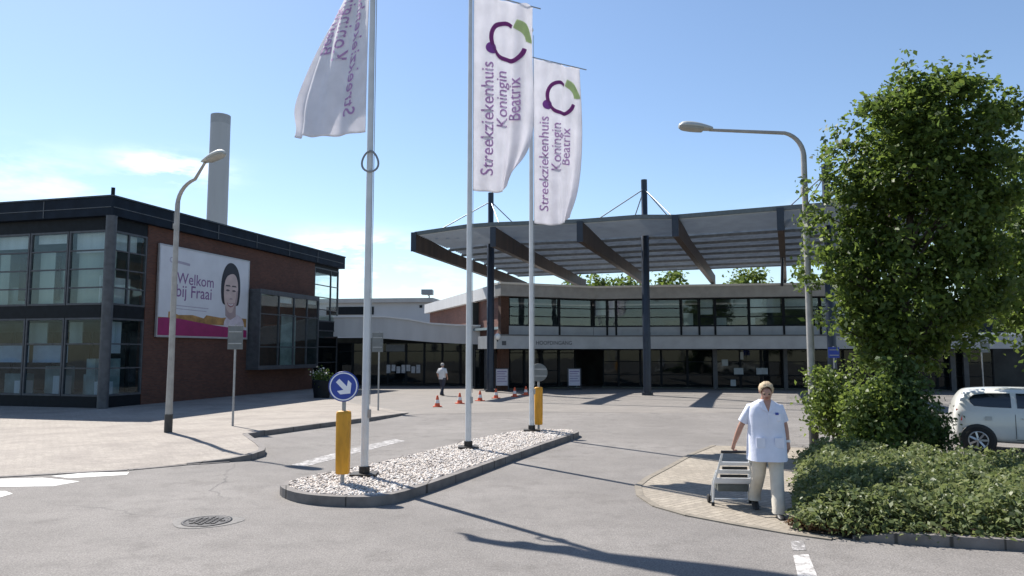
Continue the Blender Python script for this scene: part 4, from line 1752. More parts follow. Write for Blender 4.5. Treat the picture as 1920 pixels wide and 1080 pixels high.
# notice stands by the doors
for (x, y, lab) in ((941, 733, 'white notice board on dark legs beside the left canopy mast'), (1077, 731, 'white notice board on dark legs before the entrance doors')):
    b = gp(x, y)
    t = thing('notice_stand', lab, 'notice board', b, 'notice boards before the entrance')
    A_ = at(x - 12, 692, b.y)
    B_ = at(x + 12, 723, b.y)
    mb = MB()
    mb.box(A_.x, B_.x, b.y - .03, b.y, B_.z, A_.z)
    mb.build('board', pm('notice_white', (.50, .50, .58), .5, var=.06), t)
    mb = MB()
    for s in (-1, 1):
        xx = b.x + s * .34
        mb.box(xx - .03, xx + .03, b.y - .05, b.y + .02, 0, A_.z + .05)
        mb.box(xx - .03, xx + .03, b.y - .25, b.y + .25, .0, .05)
    mb.box(b.x - .31, b.x + .31, b.y - .045, b.y + .015, A_.z + .003, A_.z + .05)
    mb.build('frame', M_NAVY, t)
    mb = MB()
    for k in range(5):
        z = A_.z - .1 - k * .13
        mb.box(A_.x + .08, B_.x - .08 - .08 * (k % 2), b.y - .036, b.y - .0305, z - (.04 if k else .06), z)
    mb.build('printed_lines', pm('notice_print', (.22, .19, .34), .6), t)

# planter with flowers by the brick wall
b = gp(603, 746)
t = thing('planter', 'dark planter with pale flowers at the end of the brick wall', 'planter', b)
mb = MB()
mb.lathe([(.34, 0), (.42, .75), (.42, .80), (.36, .80), (.34, .72)], b, 20)
mb.build('tub', M_FRAME, t)
LM_SH = leaf_mat('shrub_leaves', [(.045, .085, .018), (.075, .12, .022), (.10, .15, .03), (.05, .09, .025)], .35)


def leaves_mesh(P, size, out=None, up=.35, seed=0, aspect=.62):
    """one folded leaf blade per point in P"""
    g = np.random.default_rng(seed)
    n_ = len(P)
    nr = g.normal(0, 1, (n_, 3))
    nr[:, 2] += up
    if out is not None:
        nr += out * .8
    nr /= np.linalg.norm(nr, axis=1)[:, None]
    tn = g.normal(0, 1, (n_, 3))
    tn -= nr * (tn * nr).sum(1)[:, None]
    tn /= np.linalg.norm(tn, axis=1)[:, None]
    bn = np.cross(nr, tn)
    s = size * g.uniform(.55, 1.35, (n_, 1))
    V = np.empty((n_, 4, 3))
    V[:, 0] = P - tn * s * .5
    V[:, 1] = P + bn * s * aspect * .5 + nr * s * .10 - tn * s * .05
    V[:, 2] = P + tn * s * .5 - nr * s * .06
    V[:, 3] = P - bn * s * aspect * .5 + nr * s * .10 - tn * s * .05
    return V.reshape(-1, 3)


def np_quads(name, V, mat, parent=None):
    me = bpy.data.meshes.new(name)
    n_ = len(V) // 4
    off_ = np.array(parent_world(parent)) if parent else np.zeros(3)
    me.vertices.add(len(V))
    me.vertices.foreach_set('co', (V - off_).astype(np.float32).ravel())
    me.loops.add(4 * n_)
    me.loops.foreach_set('vertex_index', np.arange(4 * n_, dtype=np.int32))
    me.polygons.add(n_)
    me.polygons.foreach_set('loop_start', np.arange(0, 4 * n_, 4, dtype=np.int32))
    me.update(calc_edges=True)
    me.materials.append(mat)
    o = bpy.data.objects.new(name, me)
    COL.objects.link(o)
    if parent:
        o.parent = parent
    return o


g = np.random.default_rng(5)
P = g.normal(0, 1, (500, 3)) * np.array([.2, .2, .16]) + np.array([b.x, b.y, .95])
np_quads('foliage', leaves_mesh(P, .10, seed=4), LM_SH, t)
P = g.normal(0, 1, (45, 3)) * np.array([.24, .2, .10]) + np.array([b.x, b.y, 1.12])
np_quads('flowers', leaves_mesh(P, .09, seed=6, aspect=1), pm('pale_petals', (.62, .58, .52), .7), t)

# ------------------------------------------------------------------ trees, shrubs, ground cover


def lump(d, seed, k=1.7):
    return mnoise.noise(Vector(d) * k + Vector((seed * 3.1, seed * 1.7, 0)))


def crown_points(c, r, nclump, per, cr, seed, lumpy=.25, shell=.45, flat_bottom=0.0):
    g_ = np.random.default_rng(seed)
    P_, O_, C_ = [], [], []
    c = np.array(c)
    r = np.array(r)
    for _ in range(nclump):
        d = g_.normal(0, 1, 3)
        d /= np.linalg.norm(d)
        if d[2] < -.75 + flat_bottom:
            d[2] *= .5
            d /= np.linalg.norm(d)
        k = (g_.uniform(0, 1) ** shell) * (1 + lumpy * lump(d, seed) + .10 * lump(d, seed + 9, 5))
        cc_ = c + d * r * k * .93
        n_ = int(per * g_.uniform(.55, 1.4))
        q = g_.normal(0, 1, (n_, 3)) * cr * g_.uniform(.7, 1.25) * np.array([1, 1, .75]) + cc_
        P_.append(q)
        O_.append(np.repeat(d[None], n_, 0))
        C_.append(cc_)
    return np.concatenate(P_), np.concatenate(O_), C_


M_BARK = pm('bark', (.055, .045, .035), .9, var=.35, scale=9, bump=.6, bscale=25, streak=.25)
LM_TREE = leaf_mat('tree_leaves', [(.046, .082, .018), (.070, .115, .022), (.102, .148, .028), (.056, .094, .022)], .52, .5)


def tree(name, label, base, trunk_h, r0, c, rad, nclump, per, size, cr, seed, mat, group=None, shell=.45, lumpy=.25, nb=14, extra=None, up=.5):
    t = thing(name, label, 'tree', base, group)
    Pp, Oo, Cs = crown_points(c, rad, nclump, per, cr, seed, lumpy, shell)
    if extra is not None:
        Pp = np.concatenate([Pp, extra])
        ex = extra - np.array(c)
        Oo = np.concatenate([Oo, ex / np.linalg.norm(ex, axis=1)[:, None]])
    np_quads('crown', leaves_mesh(Pp, size, Oo, up, seed), mat, t)
    mb = MB()
    rs = random.Random(seed)
    top = Vector(c) + Vector((0, 0, rad[2] * .55))
    b0 = Vector(base)
    path = [b0 + Vector((0, 0, -.05)), b0 + Vector((0, 0, .15)), b0.lerp(top, .15) + Vector((.03, 0, 0)), b0.lerp(top, .35) + Vector((-.04, .03, 0)), b0.lerp(top, .65) + Vector((.05, -.02, 0)), top]
    mb.tube(path, [r0 * 1.5, r0 * 1.15, r0, r0 * .85, r0 * .5, r0 * .12], 10)
    for k in range(nb):
        tgt = Vector(Cs[rs.randrange(len(Cs))])
        f = rs.uniform(.22, .7)
        st = b0.lerp(top, f)
        mid = st.lerp(tgt, .5) + Vector((0, 0, .12 * (tgt - st).length))
        mb.tube([st, mid, tgt], [r0 * .40 * (1.1 - f), r0 * .24, r0 * .06], 6)
    mb.build('trunk', M_BARK, t)
    return t


tb = gp(1692, 852)
g = np.random.default_rng(21)
# outline of the crown as heights with left and right reach, read at the tree's own distance
TD = 14.5
prof = [(660, 1665, 1745), (634, 1610, 1830), (600, 1545, 1915), (540, 1528, 1940), (460, 1530, 1948), (380, 1534, 1950), (310, 1548, 1945), (250, 1568, 1930), (205, 1612, 1908), (165, 1660, 1870), (148, 1705, 1820)]
pz = [at(0, y, TD).z for y, a_, b_ in prof]
pl_ = [at(a_, y, TD).x for y, a_, b_ in prof]
pr_ = [at(b_, y, TD).x for y, a_, b_ in prof]
BP, BO, TIPS = [], [], []
core = np.array([8.12, TD, 4.6])
for i in range(175):
    z = g.uniform(pz[0], pz[-1])
    xl, xr = np.interp(z, pz, pl_), np.interp(z, pz, pr_)
    cx_, hw = (xl + xr) / 2, (xr - xl) / 2
    a_ = g.uniform(0, 2 * math.pi)
    k = math.sqrt(g.uniform(.12, 1.0)) * g.uniform(.82, 1.03)
    bc = np.array([cx_ + hw * .90 * k * math.cos(a_), TD + .25 + min(hw, 1.5) * .72 * k * math.sin(a_), z - .16])
    d = bc - core
    d /= np.linalg.norm(d)
    TIPS.append(bc)
    br = g.uniform(.22, .40)
    for j in range(int(g.uniform(5, 9))):
        cc_ = bc + g.normal(0, 1, 3) * br * np.array([.8, .8, .55]) + d * br * .4 * g.uniform(-1, 1)
        n_ = int(g.uniform(22, 48))
        BP.append(g.normal(0, 1, (n_, 3)) * np.array([.11, .11, .075]) * g.uniform(.7, 1.3) + cc_)
        BO.append(np.repeat(d[None], n_, 0))
# dense middle, so that only stray gaps of sky show
for i in range(260):
    z = g.uniform(pz[1], pz[-2])
    xl, xr = np.interp(z, pz, pl_), np.interp(z, pz, pr_)
    a_, k = g.uniform(0, 2 * math.pi), math.sqrt(g.uniform(0, .55))
    bc = np.array([(xl + xr) / 2 + (xr - xl) / 2 * k * math.cos(a_), TD + (xr - xl) / 2 * .8 * k * math.sin(a_), z - .15])
    n_ = 42
    BP.append(g.normal(0, .17, (n_, 3)) + bc)
    BO.append(np.repeat(((bc - core) / np.linalg.norm(bc - core))[None], n_, 0))
# shoots that break the outline
for (px, py) in ((1588, 235), (1612, 200), (1690, 128), (1704, 116), (1745, 140), (1765, 128), (1806, 132), (1850, 185), (1874, 205), (1892, 232), (1908, 275), (1560, 245), (1552, 300), (1512, 352), (1522, 400), (1515, 430), (1505, 530), (1512, 470), (1905, 440), (1540, 600), (1650, 690), (1690, 720), (1700, 680), (1665, 650), (1720, 660), (1740, 640)):
    p = np.array(at(px, py, TD + g.uniform(-.5, .5)))
    BP.append(g.normal(0, 1, (34, 3)) * np.array([.10, .12, .12]) + p)
    BO.append(np.repeat(((p - core) / np.linalg.norm(p - core))[None], 34, 0))
BP, BO = np.concatenate(BP), np.concatenate(BO)
t = thing('leafy_tree', 'large dense green tree with a tall broad crown beside the street lamp', 'tree', (tb.x, tb.y, 0))
np_quads('crown', leaves_mesh(BP, .125, BO, .45, 4), LM_TREE, t)
mb = MB()
b0 = Vector((tb.x, tb.y, 0))
top = Vector((8.2, TD, 6.6))
mb.tube([b0 + Vector((0, 0, -.05)), b0 + Vector((0, 0, .2)), b0.lerp(top, .2) + Vector((.05, 0, 0)), b0.lerp(top, .45) + Vector((-.05, .03, 0)), b0.lerp(top, .7) + Vector((.05, 0, 0)), top], [.21, .16, .14, .11, .07, .02], 12)
for k in range(34):
    tg = Vector(TIPS[k * 5])
    f = max(.22, min(.8, (tg.z - 1.2) / 6.6))
    st = b0.lerp(top, f)
    md = st.lerp(tg, .5) + Vector((0, 0, .14 * (tg - st).length))
    mb.tube([st, md, tg], [.05 * (1.15 - f), .03, .008], 6)
mb.build('trunk', M_BARK, t)
tree('edge_tree', 'green tree at the right edge of the photo behind the white car', (14.6, 20, 0), 2.0, .15, (15.2, 20, 4.7), (2.0, 2.0, 3.3), 320, 55, .19, .30, 9, LM_TREE, shell=.5, lumpy=.3, nb=12)

# shrubs under the tree


def shrub(label, px, py, D, c_z, rad, ncl, per, size, seed, mat):
    b_ = at(px, py, D)
    b_.z = 0
    t_ = thing('shrub', label, 'shrub', b_, 'shrubs under the tree')
    Pp, Oo, Cs = crown_points((b_.x, D, c_z), rad, ncl, per, .13, seed, .35, .55)
    Pp[:, 2] = np.maximum(Pp[:, 2], .05)
    np_quads('foliage', leaves_mesh(Pp, size, Oo, .5, seed), mat, t_)
    mb = MB()
    rs = random.Random(seed)
    for k in range(11):
        tg = Vector(Cs[rs.randrange(len(Cs))])
        mb.tube([b_ + Vector((rs.uniform(-.12, .12), rs.uniform(-.1, .1), -.02)), b_.lerp(tg, .5) + Vector((0, 0, .15)), tg], [.02, .014, .005], 6)
    mb.build('stems', M_BARK, t_)


LM_S1 = leaf_mat('yellow_green_leaves', [(.085, .13, .026), (.125, .175, .036), (.065, .105, .024), (.10, .142, .036)], .48)
LM_S2 = leaf_mat('mid_green_leaves', [(.05, .09, .025), (.075, .12, .03), (.04, .075, .022)], .35)
shrub('loose yellow green shrub right behind the tall street lamp', 1572, 800, 14.6, .98, (.66, .5, .88), 100, 36, .10, 31, LM_S1)
shrub('bright yellow green shrub in front of the tree trunk', 1638, 830, 13.5, .80, (.60, .5, .78), 110, 38, .095, 32, LM_S1)
shrub('dark leafy shrub wrapped round the tree trunk', 1697, 840, 13.7, 1.10, (.52, .45, 1.15), 130, 44, .10, 33, LM_S2)
shrub('low greyish shrub between the tree trunk and the white car', 1742, 840, 14.2, .50, (.36, .4, .50), 60, 38, .085, 34, LM_S2)

# planted bed with kerb
bed = [gp(1494, 996), gp(1530, 1003), gp(1600, 1011), gp(1680, 1017), gp(1800, 1023), gp(1960, 1030), Vector((11, 7.35, 0)), Vector((12.5, 11.0, 0)), Vector((8.0, 11.5, 0)), Vector((6.6, 12.6, 0)), gp(1570, 862), gp(1502, 868)]
bed = [Vector((p.x, p.y, 0)) for p in bed]
sheet('soil_bed', [(p.x, p.y, .03) for p in bed], pm('soil', (.060, .040, .028), .95, var=.5, scale=9, bump=.8), 'brown soil of the planted bed', cat='soil')
mb = MB()
front = [gp(1600, 1013), gp(1690, 1020), gp(1800, 1027), gp(1940, 1035), Vector((11, 7.2, 0))]
for a_, b_ in zip(front, front[1:]):
    d = (b_ - a_).normalized()
    nn = Vector((-d.y, d.x, 0))
    h0, h1 = (.03 if a_ is front[0] else .11), .11
    mb.hexa([Vector((a_.x, a_.y, -.02)), Vector((b_.x, b_.y, -.02)), Vector((b_.x, b_.y, -.02)) + nn * .12, Vector((a_.x, a_.y, -.02)) + nn * .12,
             Vector((a_.x, a_.y, h0)), Vector((b_.x, b_.y, h1)), Vector((b_.x, b_.y, h1)) + nn * .12, Vector((a_.x, a_.y, h0)) + nn * .12])
tag(mb.build('bed_kerb', M_KERB), 'concrete kerb in front of the planted bed', 'kerb', kind='structure')

g = np.random.default_rng(77)
bxs = [p.x for p in bed]
bys = [p.y for p in bed]
pts, szs = [], []


def edge_dist(p, poly):
    m_ = 9
    for i in range(len(poly)):
        a_, b_ = poly[i], poly[(i + 1) % len(poly)]
        ab = b_ - a_
        t_ = max(0, min(1, ((p[0] - a_.x) * ab.x + (p[1] - a_.y) * ab.y) / max(1e-6, ab.x ** 2 + ab.y ** 2)))
        m_ = min(m_, math.hypot(p[0] - a_.x - ab.x * t_, p[1] - a_.y - ab.y * t_))
    return m_


while len(pts) < 52000:
    x, y = g.uniform(min(bxs) - .1, 11.5), g.uniform(min(bys) - .1, max(bys))
    if x > y * .78 + .6:
        continue
    if not inside((x, y), bed):
        continue
    e = edge_dist((x, y), bed)
    hmax = (.09 + .36 * min(1, e / .35) ** .6) * (1 + .30 * mnoise.noise(Vector((x * 1.3, y * 1.3, 0))) + .45 * mnoise.noise(Vector((x * 4.5, y * 4.5, 3))))
    if g.uniform() > (1.0 if y < 10.5 else .62):
        continue
    z = hmax * (1 - abs(g.normal(0, .22))) if g.uniform() < .75 else g.uniform(.04, hmax)
    # leaves lean a little over the rim of the bed
    sp_ = .035 + .03 * (e < .15)
    pts.append((x + g.normal(0, sp_), y + g.normal(0, sp_), max(.03, z)))
    szs.append(g.choice((.05, .06, .07, .085)))
P = np.array(pts)
LM_IVY = leaf_mat('ground_cover_leaves', [(.085, .118, .040), (.12, .155, .052), (.165, .195, .080), (.095, .132, .045), (.21, .23, .12)], .38, .46)
tag(np_quads('ground_cover', leaves_mesh(P, np.array(szs)[:, None], None, 1.0, 41, .6), LM_IVY), 'knee high glossy green ground cover filling the bed', 'ground cover', kind='stuff')
g = np.random.default_rng(78)
pts = []
for _ in range(900):
    k = g.integers(0, 5)
    a_, b_ = bed[k], bed[k + 1]
    f = g.uniform()
    p = a_.lerp(b_, f)
    pts.append((p.x + g.normal(0, .06), p.y + .06 + abs(g.normal(0, .07)), .05 + abs(g.normal(0, .03))))
tag(np_quads('fallen_leaves', leaves_mesh(np.array(pts), .06, None, 1.5, 43), leaf_mat('dead_leaves', [(.16, .085, .04), (.11, .06, .03), (.20, .13, .06)], .1, .8)), 'brown dead leaves along the front of the bed', 'leaves', kind='stuff')

# distant trees over the hospital roof
for i, (px, py, D, rx, rzv, lab, mt) in enumerate((
        (1128, 512, 78, 2.4, 3.2, 'distant round green tree above the hospital roof beside the third beam', 0),
        (1180, 516, 80, 2.2, 2.6, 'lower distant green tree just left of the right canopy mast', 0),
        (1256, 508, 78, 2.3, 3.2, 'distant green tree just right of the right canopy mast', 0),
        (1402, 503, 74, 2.3, 3.0, 'distant yellow green tree near the thin strut', 1),
        (1080, 522, 84, 2.0, 2.5, 'small distant tree low above the parapet in the canopy gap', 0),
        (1580, 480, 80, 5.0, 5.0, 'large distant tree hidden behind the leafy tree', 0))):
    p = at(px, py, D)
    tree('distant_tree', lab, (p.x, D, 0), 3, .2, (p.x, D, p.z - rzv), (rx, rx, rzv), 60, 34, .50, .55, 50 + i, LM_S1 if mt else LM_TREE, 'distant trees behind the hospital', nb=5)

# ------------------------------------------------------------------ parked car
M_CAR = pm('white_car_paint', (.70, .70, .66), .25, 0, .03, 2, coat=.6)
M_CGL = pm('car_glass', (.012, .016, .022), .05, 0, .1, 2, spec=.8)
M_TAIL = pm('tail_light_red', (.35, .02, .015), .2)
M_ALU = pm('alloy_rim', (.42, .43, .44), .35, .7, .1, 10)


def make_car(origin, S, rot):
    t = thing('parked_car', 'white hatchback parked beyond the planted bed at the right edge', 'car', origin)
    m3 = Matrix.Rotation(rot, 3, 'Z')
    T = lambda x, y, z: origin + m3 @ (Vector((x, y, z)) * S)
    # stations: x, z_bottom, z_belt, z_top, w_low, w_belt, w_top
    st = [(0.0, .44, .80, .90, .70, .68, .52), (.02, .34, .88, 1.02, .76, .73, .56), (.07, .27, .93, 1.20, .82, .79, .57), (.22, .24, .95, 1.41, .845, .815, .60), (.32, .23, .955, 1.455, .855, .825, .605), (.75, .22, .955, 1.49, .86, .835, .61),
          (1.3, .21, .94, 1.50, .865, .845, .62), (1.9, .21, .92, 1.49, .865, .845, .62), (2.35, .21, .905, 1.42, .865, .845, .60), (2.75, .22, .90, 1.16, .865, .83, .60),
          (3.0, .23, .88, .985, .86, .80, .62), (3.45, .25, .80, .90, .84, .76, .58), (3.80, .28, .66, .76, .74, .68, .50), (3.90, .36, .55, .62, .60, .55, .42)]

    def ring(s):
        x, zb, zl, zt, wl, wb, wt = s
        half = [(0, zb), (wl * .85, zb), (wl, zb + .14), (wl * 1.005, (zb + zl) / 2 + .05), (wb, zl), (wb * .985, zl + .02), ((wb + wt) / 2 * 1.03, (zl + zt) / 2 + .05), (wt, zt - .045), (wt * .55, zt), (0, zt + .008)]
        pts = half + [(-y, z) for y, z in reversed(half[1:-1])]
        return [T(x, y, z) for y, z in pts]
    bmm = MB()
    bmm.loft([ring(s) for s in st])
    bo = bmm.build('body', M_CAR, t)
    ss = bo.modifiers.new('smooth', 'SUBSURF')
    ss.levels = 2
    ss.render_levels = 2

    def interp(x):
        for a_, b_ in zip(st, st[1:]):
            if a_[0] <= x <= b_[0]:
                f = (x - a_[0]) / (b_[0] - a_[0])
                return [a_[k] + (b_[k] - a_[k]) * f for k in range(7)]
        return list(st[-1])

    def side_pt(x, f, sgn, o=.004):
        _, zb, zl, zt, wl, wb, wt = interp(x)
        y0, z0_ = wb * .985, zl + .02
        y1, z1_ = (wb + wt) / 2 * 1.03, (zl + zt) / 2 + .05
        y2, z2_ = wt, zt - .045
        if f < .5:
            y, z = y0 + (y1 - y0) * f * 2, z0_ + (z1_ - z0_) * f * 2
        else:
            y, z = y1 + (y2 - y1) * (f - .5) * 2, z1_ + (z2_ - z1_) * (f - .5) * 2
        return T(x, sgn * (y + o), z)
    for sgn in (-1, 1):
        for (nm, xs_) in (('rear_side_window', (.34, .42, .7, 1.0, 1.14)), ('door_window', (1.25, 1.5, 1.8, 2.05, 2.30))):
            m = MB()
            rows = []
            for x in xs_:
                lo_, hi_ = .14, .80
                if nm.startswith('rear') and x == xs_[0]:
                    lo_, hi_ = .34, .52
                if nm.startswith('rear') and x == xs_[1]:
                    lo_, hi_ = .18, .72
                if nm.startswith('door') and x == xs_[-1]:
                    lo_, hi_ = .14, .55
                rows.append([side_pt(x, lo_ + (hi_ - lo_) * k / 6, sgn) for k in range(7)])
            m.loft(rows, cap=False, close=False)
            m.build(nm, M_CGL, t)
        # seams of the doors
        m = MB()
        for x in (1.20, 2.38):
            m.tube([T(x, sgn * .862, .36), T(x, sgn * .872, .6), T(x, sgn * .842, .91)], .006 * S, 6)
        m.tube([T(1.20, sgn * .862, .34), T(1.8, sgn * .866, .33), T(2.38, sgn * .864, .34)], .006 * S, 6)
        m.build('door_seam', M_BLACK, t)
        m = MB()
        m.tube([T(1.32, sgn * .868, .82), T(1.52, sgn * .872, .82)], .016 * S, 8)
        m.build('door_handle', M_CAR, t)
        m = MB()
        m.ellipsoid(T(2.22, sgn * .96, .98), (.10 * S, .07 * S, .07 * S))
        m.build('mirror', M_CAR, t)
        m = MB()
        m.loft([[T(.01, sgn * .66, .72), T(.03, sgn * .765, .72), T(.06, sgn * .745, 1.0), T(.05, sgn * .64, 1.02)], [T(.12, sgn * .78, .74), T(.16, sgn * .835, .74), T(.18, sgn * .80, .96), T(.14, sgn * .75, .98)]], smooth=False)
        m.build('tail_light', M_TAIL, t)
        m = MB()
        m.ellipsoid(T(3.62, sgn * .62, .68), (.20 * S, .13 * S, .09 * S))
        m.build('headlight', pm('headlight_glass', (.6, .62, .65), .1), t)
        for xw in (.46, 2.98):
            rot_y = lambda a, r, y: T(xw + r * math.cos(a), y, .30 + r * math.sin(a))
            m = MB()
            m.loft([[rot_y(2 * math.pi * k / 30, r, sgn * y) for k in range(30)] for r, y in ((.365, .60), (.368, .864), (.35, .871), (.30, .871))])
            m.build('wheel_arch', M_BLACK, t)
            m = MB()
            m.loft([[rot_y(2 * math.pi * k / 30, r, sgn * y) for k in range(30)] for r, y in ((.22, .70), (.29, .72), (.30, .76), (.30, .855), (.285, .885), (.215, .888), (.205, .875))])
            wo_ = m.build('wheel', M_RUBBER, t)
            m = MB()
            m.loft([[rot_y(2 * math.pi * k / 30, r, sgn * y) for k in range(30)] for r, y in ((.212, .8765), (.20, .892), (.185, .890), (.18, .880))], cap=False)
            for k in range(7):
                a_ = 2 * math.pi * k / 7
                m.bar(rot_y(a_, .03, sgn * .890), rot_y(a_, .19, sgn * .886), .045 * S, .012 * S, up=(0, 1, 0))
            m.ellipsoid(rot_y(0, 0, sgn * .890), (.045 * S, .012 * S, .045 * S))
            m.build('rim', M_ALU, wo_)
    m = MB()
    m.slab([T(.62, -.872, .76), T(.75, -.874, .76), T(.75, -.864, .85), T(.62, -.862, .85)], .003)
    m.build('fuel_flap', pm('flap_white', (.55, .55, .52), .4), t)
    m = MB()
    rows = []
    for f in (0, .5, 1):
        rows.append([T(.045 + .19 * f - .02, y * (.58 - .06 * f), 1.03 + .33 * f) for y in (-1, -.5, 0, .5, 1)])
    m.loft(rows, cap=False, close=False)
    m.build('rear_window', M_CGL, t)
    m = MB()
    rows = []
    for f in (0, .5, 1):
        rows.append([T(2.86 - .42 * f, y * (.66 - .06 * f), 1.035 + .36 * f + .02) for y in (-1, -.5, 0, .5, 1)])
    m.loft(rows, cap=False, close=False)
    m.build('windscreen', M_CGL, t)
    m = MB()
    m.box(0, 0, 0, 0, 0, 0) if False else None
    m.loft([[T(-.012, -.60, .40), T(-.012, .60, .40), T(-.012, .60, .52), T(-.012, -.60, .52)], [T(.10, -.74, .36), T(.10, .74, .36), T(.10, .74, .55), T(.10, -.74, .55)]], smooth=False)
    m.build('rear_bumper', M_CAR, t)
    return t


cw0 = gp(1836, 850)
th = R(-27)
wl_ = Matrix.Rotation(th, 3, 'Z') @ Vector((.46 * .88, -.87 * .88, 0))
make_car(Vector((cw0.x, cw0.y, 0)) - wl_, .88, th)

# ------------------------------------------------------------------ people
M_SKIN = pm('skin', (.40, .22, .16), .55, var=.08, scale=20)
M_SMOCK = pm('white_smock', (.66, .68, .78), .75, var=.05, scale=10, bump=.15, bscale=30)
M_TROU = pm('beige_trousers', (.56, .51, .43), .8, var=.08, scale=12, bump=.15, bscale=30)
M_SHOE = pm('dark_shoes', (.02, .018, .016), .5)
M_HAIRW = pm('blonde_grey_hair', (.46, .35, .22), .7, var=.3, scale=45, bump=.6, bscale=60)
M_EYE = pm('dark_eye', (.03, .022, .018), .3)
M_LIP = pm('lips', (.36, .14, .11), .5)


def sring(c, rx, ry, n_=28, p=.8, wob=0, ph=0, rot=0.0):
    out = []
    for k in range(n_):
        a = 2 * math.pi * k / n_
        w = 1 + wob * math.sin(5 * a + ph) + wob * .6 * math.sin(9 * a + 2 * ph)
        x = rx * w * math.copysign(abs(math.cos(a)) ** p, math.cos(a))
        y = ry * w * math.copysign(abs(math.sin(a)) ** p, math.sin(a))
        out.append(Vector(c) + Vector((x * math.cos(rot) - y * math.sin(rot), x * math.sin(rot) + y * math.cos(rot), 0)))
    return out


def hand_chains(wrist, back, dirv, palm_n, thumb_side, curl, s=1.0):
    """palm and five fingers: dirv along the hand, palm_n away from the palm's back"""
    d = Vector(dirv).normalized()
    pn = (Vector(palm_n) - d * Vector(palm_n).dot(d)).normalized()
    sd_ = d.cross(pn) * thumb_side
    w = Vector(wrist)
    ch_ = [([w + Vector(back) * .10 * s, w, w + d * .045 * s, w + d * .085 * s], [(0, 1), (1, 2), (2, 3)], [.030 * s, (.027 * s, .022 * s), (.036 * s, .017 * s), (.036 * s, .014 * s)])]
    for i, (off_, ln) in enumerate(((.028, .068), (.010, .078), (-.010, .072), (-.028, .055))):
        r0_ = w + d * .078 * s + sd_ * off_ * s
        p_, cur, dd = [r0_], r0_, d.copy()
        for k in range(3):
            a = curl * (k + 1) * (1 + .08 * i)
            dd = (d * math.cos(a) + pn * math.sin(a)).normalized()
            cur = cur + dd * ln * s * (.42, .33, .25)[k]
            p_.append(cur)
        ch_.append((p_, [(0, 1), (1, 2), (2, 3)], [.0095 * s, .009 * s, .008 * s, .0065 * s]))
    r0_ = w + d * .025 * s + sd_ * .026 * s
    t1 = r0_ + (d * .7 + sd_ * .6 + pn * .3).normalized() * .034 * s
    t2 = t1 + (d * .85 + pn * (.4 + curl * .4)).normalized() * .030 * s
    ch_.append(([r0_, t1, t2], [(0, 1), (1, 2)], [.012 * s, .010 * s, .0075 * s]))
    return ch_


